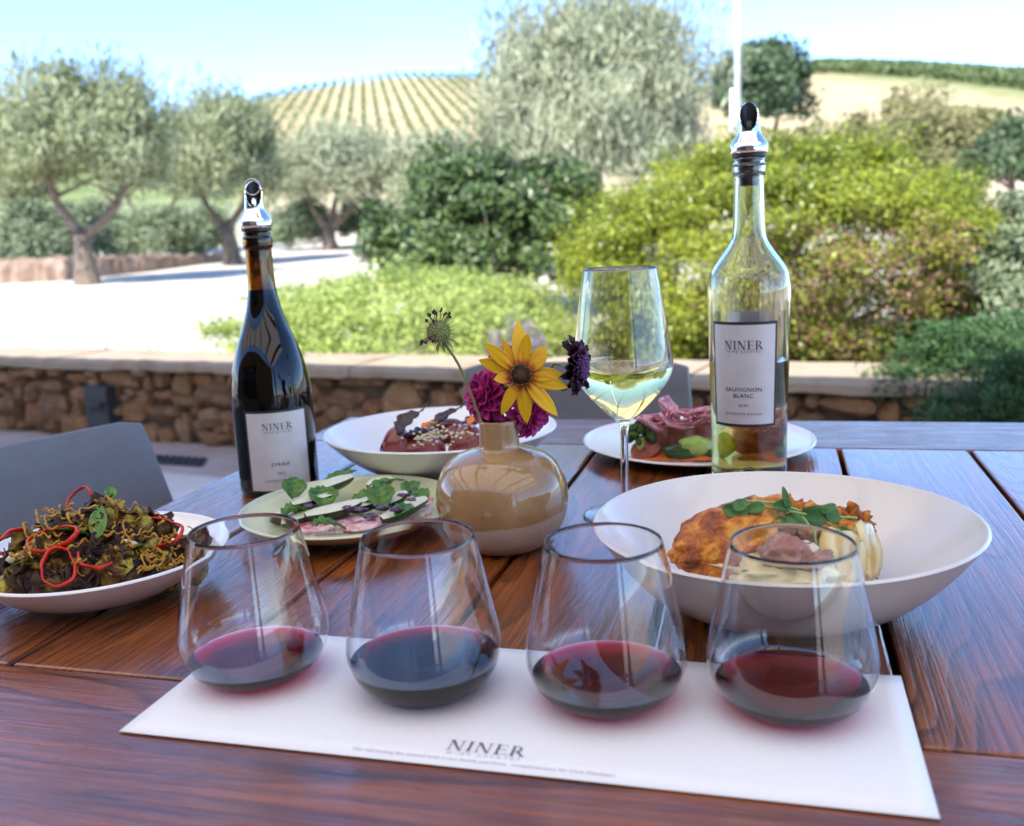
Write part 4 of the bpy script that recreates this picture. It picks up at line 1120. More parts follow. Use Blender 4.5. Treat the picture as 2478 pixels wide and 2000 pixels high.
# ---- beets in bowl B
M_beet = mat_noise('beet', [(.3, (.14, .018, .012)), (.6, (.24, .035, .02)), (.8, (.33, .07, .03))], 45, .18, .15, .001, coat=.8)
M_purple = mat_noise('purple_basil', [(.3, (.012, .006, .012)), (.7, (.05, .022, .035))], 60, .3, .5, .0006, 220, coat=.4)
M_sesame = mat_plain('sesame', (.70, .58, .38), .4)
M_orange = mat_noise('orange_petal', [(.3, (.75, .17, .01)), (.7, (.85, .32, .02))], 50, .4, .1)
def wedge(L, H, T, seed):
    mb = MB(); v = []; f = []; nu, nv = 14, 10
    for i in range(nu + 1):
        u = i / nu; s_ = math.sin(PI * (.04 + .92 * u)) ** .6
        for j in range(nv):
            a = 2 * PI * j / nv
            y = math.cos(a) * T * s_; z = math.sin(a) * H * s_
            if z < 0: z *= .35
            y *= 1 - .45 * max(0, math.sin(a))          # narrow top edge
            k = 1 + .08 * mnoise.noise(Vector((u * 3 + seed, a, seed)))
            v.append(((u - .5) * L, y * k, z * k))
    for i in range(nu):
        for j in range(nv): q = (j + 1) % nv; f.append((i*nv+j, i*nv+q, (i+1)*nv+q, (i+1)*nv+j))
    f += [tuple(range(nv)), tuple(nu*nv + j for j in reversed(range(nv)))]
    return mb.add(v, f)
BZ = TZ + .012
for i, (px, py, dz, L, H, T, rot_, lb) in enumerate([
    (832, 925, .014, .034, .027, .017, (.1, .1, .5), 'dark red beet wedge at the left end of the bowl'),
    (885, 932, .010, .050, .023, .017, (-.1, 0, .1), 'long dark red beet wedge at the front of the beet bowl'),
    (935, 900, .018, .056, .022, .018, (.1, -.1, .25), 'dark red beet wedge lying at the back of the beet bowl'),
    (985, 925, .014, .046, .028, .018, (0, -.15, .5), 'dark red beet wedge at the right, beside the vase neck'),
    (1040, 925, .010, .044, .024, .018, (0, 0, -.2), 'dark red beet wedge hidden behind the vase neck')]):
    P = atY(px, py, BY_ - .02 + (.03 if i == 2 else 0)); P.z = max(P.z - .010, BZ + .004)
    single(wedge(L, H, T, i), 'beet_wedge', M_beet, P, lb, 'beet', 'beet wedges in the white bowl', rot_)
for i, (px, py, L, W, rot_, lb) in enumerate([
    (835, 912, .036, .024, (.75, .2, -.9), 'black-purple basil leaf standing at the left of the beets'), (850, 922, .030, .02, (.4, .1, -1.9), 'dark purple basil leaf folded against the left beet wedge'),
    (905, 905, .042, .019, (.62, 0, -1.05), 'long dark purple leaf reaching up to the right over the beets'), (975, 905, .03, .02, (.5, .2, -.9), 'dark purple leaf between the beets next to the vase')]):
    P = atY(px, py, BY_ - .03 + i * .008)
    mb = MB(); mb.leaf(Matrix(), L, W, .3, .12, 10, wavy=.07, notch=-.12); mb.tube([(0, L * .98, -.12 * L), (.001, L * 1.3, -.06 * L)], [.0007, .0005], 6)
    single(mb, 'purple_leaf', M_purple, P, lb, 'leaf', 'purple leaves on the beets', rot_, solid=.0005)
mb = MB(); r_ = random.Random(8)
for (px, py, n_) in [(905, 915, 26), (890, 923, 18), (928, 905, 14), (940, 922, 12), (980, 903, 12), (968, 915, 8), (870, 928, 6)]:
    P = atY(px, py, BY_ - .043)
    for _ in range(n_):
        q = P + Vector((r_.gauss(0, .006), r_.uniform(-.004, .006), r_.gauss(0, .0035)))
        mb.ball(q, (.0017, .0011, .0010), 0, nu=8, nv=6, M=None)
tag(mb.build('sesame_seeds', M_sesame), 'pale sesame seeds sprinkled over the beets', 'sesame seeds', kind='stuff')
for i, (px, py, lb) in enumerate([(885, 902, 'orange petal left on the beets'), (985, 893, 'orange petal right on the beets beside the vase')]):
    P = atY(px, py, BY_ - .035); mb = MB(); mb.leaf(Matrix(), .020, .009, .3, .3, 6, wavy=.1)
    single(mb, 'orange_petal', M_orange, P, lb, 'petal', 'orange petals on the beets', (.5, 0, -.9 + i * .5), solid=.0004)

# ---- courgette salad on plate C
M_flesh = mat_noise('courgette_flesh', [(.3, (.62, .62, .42)), (.7, (.72, .72, .56))], 40, .3, .15, coat=.3, sss=.15)
M_skin = mat_noise('courgette_skin', [(.35, (.012, .03, .008)), (.6, (.03, .08, .015)), (.8, (.16, .24, .04))], 60, .3, .1, stretch=(.3, 3, 3), coat=.5)
M_yog = mat_noise('beet_yoghurt', [(.38, (.45, .03, .06)), (.5, (.75, .45, .48)), (.62, (.82, .76, .72))], 55, .35, .3, .002, coat=.3, dist=1.2)
M_blue = mat_noise('plum_dressing', [(.35, (.03, .01, .035)), (.6, (.14, .06, .17)), (.8, (.38, .24, .42))], 110, .25, .5, .001, coat=.5)
def spear(L, W, H, seed):
    rt_f, rt_s = MB(), MB(); n = 12
    vf = []; vs = []
    for i in range(n + 1):
        u = i / n; w = W * (math.sin(PI * (.06 + .88 * u)) ** .45); h = H * (math.sin(PI * (.06 + .88 * u)) ** .5)
        x = (u - .5) * L; bx_ = .0025 * math.sin(u * 3 + seed)
        vf += [(x, -w + bx_, .0), (x, bx_, h * .10), (x, w + bx_, 0)]
        for j in range(7):
            a = PI + PI * j / 6; vs.append((x, math.cos(a) * w + bx_, math.sin(a) * h))
    ff = []; fs = []
    for i in range(n):
        for k in range(2): a = i*3+k; ff.append((a, a+3, a+4, a+1))
        for k in range(6): a = i*7+k; fs.append((a, a+1, a+8, a+7))
    fs += [tuple(range(7)), tuple(n*7 + k for k in reversed(range(7)))]
    rt_f.add(vf, ff); rt_s.add(vs, fs); return rt_f, rt_s
CZ = TZ + .0075
for i, (px, py, L, rz, rx, dz, lb) in enumerate([
    (640, 1090, .050, .60, .5, .008, 'courgette spear at the far left of the salad'), (660, 1055, .050, .55, .3, .016, 'courgette spear in the left middle of the salad'),
    (700, 1075, .062, .52, .75, .012, 'largest courgette spear with a bright green tip in the centre'), (765, 1060, .050, .55, .75, .012, 'courgette spear right of the central one'),
    (820, 1055, .044, .5, .7, .012, 'short courgette spear near the right of the salad'), (850, 1075, .062, .62, .8, .010, 'long pale courgette spear at the right front of the salad'),
    (706, 1020, .045, .6, .6, .018, 'courgette spear pointing up at the back left of the salad'), (800, 1020, .035, .9, .9, .014, 'courgette slice at the back of the salad'),
    (605, 1085, .040, .65, .4, .006, 'small courgette spear under the leftmost basil leaf')]):
    P = drop(px, py, lambda x, y: CZ + dz, .4, 1.4, 1500)
    f_, s_ = spear(L * .78, .0070, .0105, i); P.z += .004; rx *= .30
    rt_ = put('courgette_spear', P, lb, 'courgette', 'courgette spears on the green plate', 0); rt_.rotation_euler = (rx, -.12, rz)
    f_.build('flesh', M_flesh, rt_); s_.build('skin', M_skin, rt_)
mb = MB(); r_ = random.Random(5)
for (px, py, sx_, sy_) in [(690, 1112, .030, .010), (760, 1108, .028, .010), (815, 1090, .022, .010), (885, 1055, .012, .016), (650, 1108, .016, .008), (720, 1095, .03, .015), (880, 1080, .012, .01)]:
    P = at(px, py, CZ + .001); mb.ball(P, (sx_, sy_, .0045), .5, 2.5, px, 28, 10)
tag(mb.build('beet_yoghurt', M_yog), 'pink and white yoghurt smear under the courgette', 'sauce')
for k, (px, py) in enumerate([(620, 1057), (648, 1062), (730, 1066), (755, 1070), (790, 1035), (845, 1040), (865, 1050), (870, 1030), (800, 1065), (775, 1085), (830, 1070)]):
    P = at(px, py, CZ + .017); P0 = P; P = Vector((0, 0, 0)); mb = MB(); mb.ball(P, (.0045, .0035, .0016), .7, 5, k, 16, 9)
    mb.ball(P + Vector((.005, .003, -.001)), (.0025, .002, .001), .7, 5, k + 3, 10, 7)
    single(mb, 'plum_dressing', M_blue, P0, 'small dark purple dab of dressing among the courgette and basil', 'sauce', 'purple dressing dabs on the green plate')
for i, (px, py, L, W, rx, ry, rz, lb) in enumerate([
    (615, 1048, .028, .026, .9, .2, .2, 'broad basil leaf standing at the left edge of the salad'), (590, 1085, .030, .022, .35, -.1, -1.0, 'crinkled basil leaf lying at the far left of the salad'),
    (655, 1105, .026, .018, .2, 0, -1.2, 'blue-green basil leaf at the front left of the salad'), (680, 1070, .034, .030, .75, .1, .25, 'large basil leaf in the left middle of the salad'),
    (690, 1030, .032, .020, .8, .2, -.7, 'basil leaf rising at the back left of the salad'), (735, 1060, .038, .022, .35, .3, -1.35, 'glossy curled basil leaf in the centre of the salad'),
    (770, 1035, .034, .014, .6, 0, -1.1, 'pointed basil leaf at the back centre of the salad'), (805, 1070, .034, .028, .8, -.1, .1, 'tall basil leaf right of centre in the salad'),
    (855, 1045, .030, .020, .6, .1, -.2, 'rounded basil leaf at the right back of the salad'), (895, 1055, .024, .018, .6, -.2, .5, 'small basil leaf at the far right of the salad'),
    (830, 1085, .026, .014, .5, .3, -.5, 'narrow basil leaf at the right front of the salad')]):
    P = drop(px, py, lambda x, y: CZ + .012, .4, 1.4, 1500)
    mb = MB(); mb.leaf(Matrix(), L, W * .85, .3, .45, 12, wavy=.10, tip=1.05)
    single(mb, 'basil_leaf', M_herb, P, lb, 'basil leaf', 'basil leaves on the green plate', (rx, ry, rz), solid=.0004)

# ---- steak on plate D
M_sauce = mat_noise('romesco', [(.3, (.52, .10, .02)), (.6, (.66, .17, .04)), (.8, (.74, .26, .08))], 120, .5, .5, .0012, 350)
M_meat = mat_noise('steak', [(.3, (.14, .024, .012)), (.5, (.30, .07, .035)), (.7, (.44, .14, .075))], 45, .4, .5, .001, 160, coat=.2, stretch=(1, 1, 3))
M_onion, nt, b = newmat('pickled_onion')
w_ = nt.nodes.new('ShaderNodeTexWave'); w_.wave_type = 'RINGS'; w_.inputs['Scale'].default_value = 120; w_.inputs['Distortion'].default_value = 4; w_.inputs['Detail Scale'].default_value = 30
nt.links.new(coord(nt), w_.inputs['Vector'])
nt.links.new(ramp(nt, w_.outputs['Fac'], [(.1, (.66, .12, .22)), (.5, (.78, .34, .40)), (.9, (.82, .56, .55))]), b.inputs['Base Color']); b.inputs['Roughness'].default_value = .2; b.inputs['Coat Weight'].default_value = .5
b.inputs['Subsurface Weight'].default_value = .15; b.inputs['Subsurface Scale'].default_value = .003
M_broc = mat_noise('broccoli', [(.35, (.02, .04, .008)), (.6, (.07, .13, .02)), (.8, (.16, .24, .05))], 160, .6, 1, .003, 300)
M_avo = mat_noise('green_squash', [(.3, (.24, .36, .04)), (.7, (.42, .52, .12))], 40, .25, .15, coat=.5)
DZ = TZ + .0075
mb = MB(); mb.ball((0, 0, 0), (.060, .030, .005), .25, 1.8, 3, 40, 12)
Ps = at(1440, 960, DZ + .002); Ps.x += .012; Ps.y = max(Ps.y, DY - .085)
single(mb, 'romesco_sauce', M_sauce, (Ps.x, Ps.y + .012, DZ + .001), 'orange-red sauce spread across the front of the steak plate', 'sauce')
YD = DY - .055
def slab(L, W, T, seed, bend=.4):
    mb = MB(); v = []; f = []; n, k = 10, 12
    for i in range(n + 1):
        u = i / n; s_ = math.sin(PI * (.08 + .84 * u)) ** .4
        for j in range(k):
            a = 2 * PI * j / k; ca, sa_ = math.cos(a), math.sin(a)
            q = 1 + .14 * mnoise.noise(Vector((u * 3 + seed * 5, ca * 1.3, sa_ * 1.3)))
            x = W * .5 * s_ * math.copysign(abs(ca) ** .6, ca) * q; y = T * .5 * math.copysign(abs(sa_) ** .6, sa_)
            v.append((x, y + bend * (x * x) / W + .2 * bend * math.sin(u * 3) * T, (u) * L))
    for i in range(n):
        for j in range(k): q = (j + 1) % k; f.append((i*k+j, i*k+q, (i+1)*k+q, (i+1)*k+j))
    f += [tuple(reversed(range(k))), tuple(n*k + j for j in range(k))]
    return mb.add(v, f)
for i, (px, py, L, W, T, rot_, lb) in enumerate([
    (1368, 962, .022, .034, .010, (-.5, -.5, .1), 'small folded meat slice at the front left of the steak plate'), (1388, 955, .040, .028, .009, (-.15, .12, .3), 'upright steak slice with pale fat edge at the left'),
    (1425, 952, .036, .040, .018, (-.2, .25, .1), 'thick steak slice in the middle left of the plate'), (1470, 948, .038, .046, .02, (-.25, .1, 0), 'thick steak slice just left of the clear bottle'),
    (1530, 948, .040, .046, .02, (-.2, 0, .1), 'thick steak slice seen through the clear bottle'), (1580, 945, .034, .04, .018, (-.1, -.3, .2), 'steak slice at the right end, seen through the clear bottle')]):
    P = atY(px, py, YD + (-.012 if i == 0 else .004 * i)); P.z = max(P.z, DZ)
    single(slab(L, W, T, i), 'steak_slice', M_meat, P, lb, 'steak', 'steak slices on the plate behind the bottle', rot_)
for i, (px, py, rad_, rot_, lb) in enumerate([
    (1375, 893, .020, (.9, .3, .3), 'pink pickled onion ring at the left of the steak'), (1430, 885, .026, (1.0, .1, .1), 'wide pink pickled onion slice draped over the middle of the steak'),
    (1470, 878, .020, (1.2, -.3, -.2), 'pink pickled onion ring curling just left of the clear bottle'), (1405, 868, .018, (.4, 1.1, .5), 'pink onion strip sticking up above the steak'),
    (1530, 880, .024, (1.1, 0, .1), 'pink pickled onion slice seen through the clear bottle'), (1585, 885, .020, (1.0, -.3, 0), 'pink pickled onion ring at the right, seen through the bottle')]):
    P = atY(px, py - 6, YD - .008 + .002 * i); rad_ *= .82; mb = MB()
    for k in range(4):
        rr2 = rad_ * (1 - .20 * k); pts = [(rr2 * math.cos(a) * 1.15 * (1 + .12 * math.sin(3 * a + i + k)), rr2 * .5 * math.sin(a), .004 * math.sin(2 * a + k * .7 + i) + .001 * k) for a in np.linspace(0, 2 * PI * (1 if k % 2 else .86), 30)]
        v = []; f = []; hh = .0034
        for (x, y, z) in pts: v += [(x, y, z - hh), (x * .965, y * .965, z + hh)]
        for q in range(29): f.append((2*q, 2*q+2, 2*q+3, 2*q+1))
        mb.add(v, f)
    single(mb, 'onion_ring', M_onion, P, lb, 'pickled onion', 'pink onion on the steak', rot_, solid=.0012)
rb_ = put('broccoli_floret', atY(1345, 940, YD - .005), 'dark green charred broccoli floret at the left edge of the steak', 'broccoli')
mb = MB(); r_ = random.Random(2)
for k in range(46):
    a, e = r_.uniform(0, 6.28), r_.uniform(.1, 1.57); mb.ball((.013 * math.cos(a) * math.cos(e), .012 * math.sin(a) * math.cos(e), .006 + .018 * math.sin(e)), r_.uniform(.0025, .005), .5, 5, k, 9, 7)
mb.build('head', M_broc, rb_); mb = MB(); mb.tube([(0, 0, -.012), (0, 0, .012)], [.004, .006], 10); mb.build('stalk', M_avo, rb_)
for i, (px, py, rr2, m_, rot_, lb) in enumerate([(1465, 938, (.020, .010, .011), M_avo, (0, .2, .1), 'bright green squash piece left of the bottle base'), (1440, 952, (.028, .010, .009), M_skin, (0, .25, .2), 'dark green squash piece beneath the bright one'),
    (1500, 958, (.024, .010, .008), M_skin, (0, -.1, 0), 'dark green squash piece partly behind the clear bottle'), (1610, 930, (.015, .010, .013), M_avo, (0, .8, .1), 'bright green squash piece seen through the clear bottle')]):
    P = atY(px, py, YD - .018); P.z = max(P.z, DZ + .007); mb = MB(); mb.ball((0, 0, 0), rr2, .18, 2, i, 22, 12)
    single(mb, 'squash_piece', m_, P, lb, 'squash', 'green squash on the steak plate', rot_)

# ---- chicken in bowl E
M_fried, nt, b = newmat('fried_skin'); vc = coord(nt)
n1 = noise(nt, vc, 55, 8, .72, .6); n2 = noise(nt, vc, 420, 4, .7)
c = ramp(nt, n1, [(.33, (.07, .012, .003)), (.43, (.30, .06, .005)), (.52, (.60, .19, .010)), (.64, (.78, .40, .05)), (.78, (.60, .22, .02))])
nt.links.new(mix(nt, ramp(nt, n2, [(.4, 0), (.7, .5)]), c, (.22, .06, .012)), b.inputs['Base Color'])
b.inputs['Roughness'].default_value = .42; b.inputs['Specular IOR Level'].default_value = .35; b.inputs['Coat Weight'].default_value = .12; b.inputs['Coat Roughness'].default_value = .2
bump(nt, b, math_(nt, 'ADD', n1, math_(nt, 'MULTIPLY', n2, .35)), .45, .0014)
M_mash = mat_noise('potato_mash', [(.3, (.62, .50, .22)), (.7, (.76, .68, .40))], 60, .45, .6, .002, 140, coat=.3, sss=.15)
M_fennel, nt, b = newmat('braised_onion'); w_ = nt.nodes.new('ShaderNodeTexWave'); w_.inputs['Scale'].default_value = 28; w_.inputs['Distortion'].default_value = 2.5; w_.inputs['Detail Scale'].default_value = 1.5; w_.bands_direction = 'X'
nt.links.new(coord(nt), w_.inputs['Vector']); nt.links.new(ramp(nt, w_.outputs['Fac'], [(.1, (.52, .36, .10)), (.5, (.66, .52, .20)), (.9, (.70, .60, .30))]), b.inputs['Base Color']); b.inputs['Roughness'].default_value = .25; b.inputs['Coat Weight'].default_value = .5
M_mush = mat_noise('mushroom', [(.3, (.26, .11, .07)), (.7, (.42, .22, .14))], 60, .35, .5, .001, coat=.3)
YE = EY
def lump(name, px, py, Yq, rr2, mat, label, cat, rot_, amp=.25, fr=2.2, seed=0, group=None, nu=48, nv=30, fn=None, lift=0):
    P = atY(px, py, Yq); P.z += lift; mb = MB(); mb.ball((0, 0, 0), rr2, amp, fr, seed, nu, nv, fn=fn)
    return single(mb, name, mat, P, label, cat, group, rot_)
def tear(d): return 1 - .32 * max(0, -d.x) ** 1.5 + .022 * mnoise.noise(d * 9) + (.012 + .05 * max(0, -d.z - .1) + .05 * max(0, abs(d.x) - .7)) * mnoise.noise(d * 24)
def crust(d): return 1 + .08 * mnoise.noise(d * 8) + .06 * mnoise.noise(d * 19)
lump('fried_chicken', 1520, 1140, YE - .012, (.049, .027, .0215), M_fried, 'large golden brown piece of fried chicken at the left of the cream bowl', 'chicken', (.1, -.34, .12), .20, 1.6, 2, 'fried chicken in the cream bowl', 150, 100, tear)
lump('fried_chicken', 1720, 1118, YE + .012, (.032, .02, .0165), M_fried, 'second darker fried chicken piece at the right, under the shoots', 'chicken', (.2, .12, -.05), .35, 2.2, 5, 'fried chicken in the cream bowl', 120, 80, crust)
lump('fried_chicken', 1795, 1100, YE + .006, (.0125, .008, .009), M_fried, 'small ragged crisp chicken end curling up at the right', 'chicken', (.2, .5, 0), .7, 3, 9, 'fried chicken in the cream bowl', 40, 26)
lump('fried_chicken', 1655, 1085, YE + .012, (.010, .008, .012), M_fried, 'crisp knob of chicken poking up between the shoots', 'chicken', (.1, 0, 0), .6, 3, 11, 'fried chicken in the cream bowl', 36, 24)
lump('potato_mash', 1640, 1198, YE - .034, (.040, .026, .013), M_mash, 'pale yellow mash under the chicken in the cream bowl', 'mash', (0, 0, .1), .35, 2.6, 3)
lump('mushroom', 1650, 1165, YE - .045, (.017, .012, .0115), M_mush, 'pinkish brown mushroom in front of the fried chicken', 'mushroom', (0, .1, .2), .35, 2.5, 7, 'mushrooms in the cream bowl')
lump('mushroom', 1700, 1178, YE - .046, (.014, .009, .007), M_mush, 'smaller brown mushroom right of the pinkish one', 'mushroom', (0, -.1, 0), .35, 2.5, 8, 'mushrooms in the cream bowl')
lump('garlic_clove', 1693, 1158, YE - .044, (.009, .006, .0065), M_garlic, 'cream garlic clove beside the mushrooms', 'garlic clove', (0, .2, 0), .12, 2, 4)
for i, (px, py, rad_, rz, lb) in enumerate([(1765, 1185, .024, .35, 'layered braised onion wedge standing in the middle right of the cream bowl'), (1808, 1158, .021, 1.0, 'translucent braised onion leaves with browned edge at the right')]):
    P = atY(px, py, YE - .030 + i * .012); rt_ = MB()
    for k in range(6):
        rr2 = rad_ * (1 - .15 * k); v = []; f = []; n_, m_ = 14, 8
        for a_ in range(n_ + 1):
            for b_ in range(m_ + 1):
                u, w2_ = (a_ / n_ - .5) * 2.4, (b_ / m_ - .5) * 1.9; q = 1 + .22 * mnoise.noise(Vector((u * 2, w2_ * 2, k * 1.7 + i * 9)))
                v.append((rr2 * math.sin(u) * math.cos(w2_ * .6) * q, -rr2 * .55 * math.cos(u) * math.cos(w2_) * q + .001 * k, rr2 * math.sin(w2_) * 1.0 * q))
        for a_ in range(n_):
            for b_ in range(m_): c_ = a_ * (m_ + 1) + b_; f.append((c_, c_ + 1, c_ + m_ + 2, c_ + m_ + 1))
        rt_.add(v, f)
    single(rt_, 'onion_wedge', M_fennel, P, lb, 'onion', 'braised onion in the cream bowl', (-.25, .35, rz), solid=.0010)
# pea shoots: stems with paired oval leaves
M_pea = mat_noise('pea_leaf', [(.3, (.035, .11, .025)), (.6, (.075, .19, .045)), (.8, (.14, .28, .09))], 70, .42, .25, .0004, 250)
M_stem = mat_noise('pea_stem', [(.3, (.24, .38, .10)), (.7, (.36, .50, .18))], 60, .4, 0)
def shoot(pts, leaves, label):
    Ws = [atY(px, py, YE - .018 + dy) for px, py, dy in pts]; o0 = Ws[0].copy()
    rt_ = put('pea_shoot', o0, label, 'pea shoot', 'pea shoots on the chicken')
    mb = MB(); mb.tube([p - o0 for p in [Ws[0]] + [Ws[i].lerp(Ws[i+1], t) for i in range(len(Ws)-1) for t in (.33, .66, 1)]], .0008, 8); mb.build('stem', M_stem, rt_)
    for (px, py, L, W, ang, tilt) in leaves:
        P = atY(px, py, YE - .024) - o0
        M_ = Matrix.Translation(P) @ Matrix.Rotation(R(90 - tilt), 4, 'X') @ Matrix.Rotation(R(ang), 4, 'Z') @ Matrix.Translation((0, -L / 2, 0))
        L *= .84; W *= .84; mb = MB(); mb.leaf(M_, L, W, .22, .25, 8, tip=.62); mb.build('leaf', M_pea, rt_, solid=.0003)
shoot([(1555, 1065, 0), (1600, 1062, 0), (1680, 1078, -.004), (1745, 1085, 0), (1800, 1088, .004)],
      [(1540, 1072, .019, .013, 70, 20), (1558, 1058, .014, .009, -60, 30), (1582, 1068, .015, .009, 100, 25), (1640, 1062, .014, .010, 95, 10), (1585, 1100, .012, .006, 20, 20), (1545, 1088, .011, .009, 160, 30)], 'long pea shoot lying across the top of the large chicken piece')
shoot([(1560, 1052, 0), (1630, 1056, 0), (1700, 1080, 0), (1760, 1112, -.008), (1775, 1130, -.012)],
      [(1705, 1082, .020, .0155, 85, 8), (1752, 1080, .012, .012, -50, 20), (1745, 1066, .014, .007, -70, 15), (1760, 1135, .024, .014, 10, 15), (1780, 1125, .02, .011, 30, 10), (1738, 1125, .014, .011, 60, 25)], 'pea shoot arching to the right over the second chicken piece')
shoot([(1680, 1078, -.002), (1712, 1120, -.012), (1722, 1170, -.02), (1722, 1195, -.024)],
      [(1665, 1092, .016, .012, 40, 20), (1640, 1096, .013, .010, -30, 20), (1712, 1165, .016, .010, 10, 15), (1742, 1185, .025, .016, -15, 15), (1745, 1152, .014, .009, 130, 20)], 'pea shoot hanging down over the mash and onion in the bowl')
shoot([(1648, 1078, 0), (1652, 1062, 0), (1650, 1040, 0)], [(1650, 1040, .016, .005, 5, 10)], 'thin upright pea shoot tip above the middle of the bowl')

# ------------------------------------------------------------------ vase
vx, vy = -.0111, .7456
vm, nt, b = newmat('vase_glaze'); tc = nt.nodes.new('ShaderNodeTexCoord'); sp = nt.nodes.new('ShaderNodeSeparateXYZ'); nt.links.new(tc.outputs['Object'], sp.inputs[0])
nl = noise(nt, tc.outputs['Object'], 28, 3)
edge = math_(nt, 'ADD', sp.outputs['Z'], math_(nt, 'ADD', math_(nt, 'MULTIPLY', sp.outputs['X'], -.09), math_(nt, 'MULTIPLY', nl, .006)))
mask = ramp(nt, math_(nt, 'MULTIPLY_ADD', edge, 500, -500 * .0305), [(0, 0), (1, 1)])
gz_ = ramp(nt, noise(nt, tc.outputs['Object'], 22, 5), [(.3, (.29, .165, .065)), (.55, (.37, .225, .10)), (.75, (.45, .30, .155))])
cl = ramp(nt, noise(nt, tc.outputs['Object'], 60, 5), [(.3, (.47, .38, .31)), (.7, (.56, .47, .40))])
col = mix(nt, mask, cl, gz_)
vo = nt.nodes.new('ShaderNodeTexVoronoi'); vo.inputs['Scale'].default_value = 520; nt.links.new(tc.outputs['Object'], vo.inputs['Vector'])
sk = math_(nt, 'MULTIPLY', ramp(nt, vo.outputs['Distance'], [(.14, 1), (.26, 0)]), ramp(nt, noise(nt, tc.outputs['Object'], 210, 1), [(.50, 0), (.56, .85)]))
nt.links.new(mix(nt, sk, col, (.09, .05, .03)), b.inputs['Base Color'])
nt.links.new(mix(nt, mask, (.75, .75, .75), (.1, .1, .1)), b.inputs['Roughness'])
nt.links.new(math_(nt, 'MULTIPLY', mask, .55), b.inputs['Coat Weight']); b.inputs['Coat Roughness'].default_value = .10
bump(nt, b, math_(nt, 'ADD', mask, noise(nt, tc.outputs['Object'], 90, 2)), .15, .0006)
VP = [(0, .001), (.022, .001), (.027, 0), (.033, .002), (.0425, .010), (.0495, .022), (.0527, .034), (.0530, .044), (.0510, .055), (.0455, .066), (.0355, .0745), (.024, .0785), (.0180, .0800), (.0162, .083), (.0156, .092), (.0153, .1015), (.0150, .1028), (.0140, .1030), (.0130, .1022), (.0128, .090), (.0135, .080), (.030, .072), (.045, .055), (.047, .04), (.04, .015), (.02, .006), (0, .005)]
mb = MB(); mb.lathe(smooth_prof(VP, 3), 96)
tag(mb.build('flower_vase', vm, None, (vx, vy, TZ + .0005)), 'round squat stoneware vase with tan glaze and bare speckled foot, at the centre', 'vase')

# ------------------------------------------------------------------ flowers
VT = Vector((vx, vy, TZ + .098))
M_fstem = mat_noise('flower_stem', [(.3, (.16, .20, .06)), (.7, (.28, .30, .12))], 70, .5, .1)
ym, nt, b = newmat('rudbeckia_petal'); tc = nt.nodes.new('ShaderNodeTexCoord')
ln = nt.nodes.new('ShaderNodeVectorMath'); ln.operation = 'LENGTH'; nt.links.new(tc.outputs['Object'], ln.inputs[0])
rd = math_(nt, 'ADD', ln.outputs['Value'], math_(nt, 'MULTIPLY', noise(nt, tc.outputs['Object'], 300, 3), .006))
cc_ = ramp(nt, math_(nt, 'MULTIPLY', rd, 30), [(.27, (.25, .02, .002)), (.38, (.55, .09, .004)), (.52, (.84, .46, .006)), (1, (.86, .56, .010))])
nt.links.new(cc_, b.inputs['Base Color']); b.inputs['Roughness'].default_value = .45
tr = nt.nodes.new('ShaderNodeBsdfTranslucent'); nt.links.new(cc_, tr.inputs[0]); ms = nt.nodes.new('ShaderNodeMixShader'); ms.inputs[0].default_value = .3
out = nt.nodes['Material Output']; nt.links.new(b.outputs[0], ms.inputs[1]); nt.links.new(tr.outputs[0], ms.inputs[2]); nt.links.new(ms.outputs[0], out.inputs[0])
RY = .712
Rc = atY(1095, 788, RY); dep = proj_dist(Rc)
fl = put('yellow_flower', Rc, 'yellow daisy-like flower with dark brown centre, facing the viewer', 'flower')
fl.rotation_euler = (R(90 - 12), 0, R(-3))      # local +Z looks back towards the camera side
tips = [(755, 85), (820, 180), (942, 262), (945, 312), (1040, 462), (1070, 552), (995, 735), (790, 780), (622, 715), (582, 478), (487, 345), (530, 235), (634, 190)]
r_ = random.Random(6)
for i, (tx, ty) in enumerate(tips):
    dx, dy = (tx - 765) * .32, -(ty - 455) * .32
    L = math.hypot(dx, dy) * dep / 2020; ang = math.atan2(dy, dx) - PI / 2
    W = (.0108 if L > .022 else .0098) * r_.uniform(.82, 1.12) * (.6 if i in (12,) else 1)
    v = []; f = []; n_ = 12
    bend = r_.uniform(-.15, .25); tw = r_.uniform(-.35, .35) + (1.0 if i == 12 else 0)
    for a_ in range(n_ + 1):
        t = a_ / n_; w2_ = W * .5 * min(1, (.40 + 1.5 * t)) * max(.02, (1 - t ** 5) ** .8) * (1 if t < .6 else 1 - .5 * ((t - .6) / .4) ** 2)
        for b_ in range(7):
            k = (b_ / 6 - .5) * 2; x = w2_ * k; z = .003 + bend * L * t * t * -1 + .0012 * math.cos(k * PI * 1.5) * (1 - t) + .18 * abs(x) + tw * x * t - .0012 * i % .003 
            v.append((x, .004 + (L - .004) * t, z + .0006 * (i % 3)))
    for a_ in range(n_):
        for b_ in range(6): q = a_ * 7 + b_; f.append((q, q + 1, q + 8, q + 7))
    mb = MB(); mb.add(v, f, Matrix.Rotation(ang, 4, 'Z')); mb.build('petal', ym, fl, solid=.0003)
bd = mat_noise('cone_brown', [(.3, (.02, .008, .005)), (.6, (.09, .035, .02)), (.8, (.17, .075, .04))], 400, .6, .6, .0006)
mb = MB(); mb.ball((0, 0, .003), (.0085, .0085, .0068), .04, 5, 1, 32, 16)
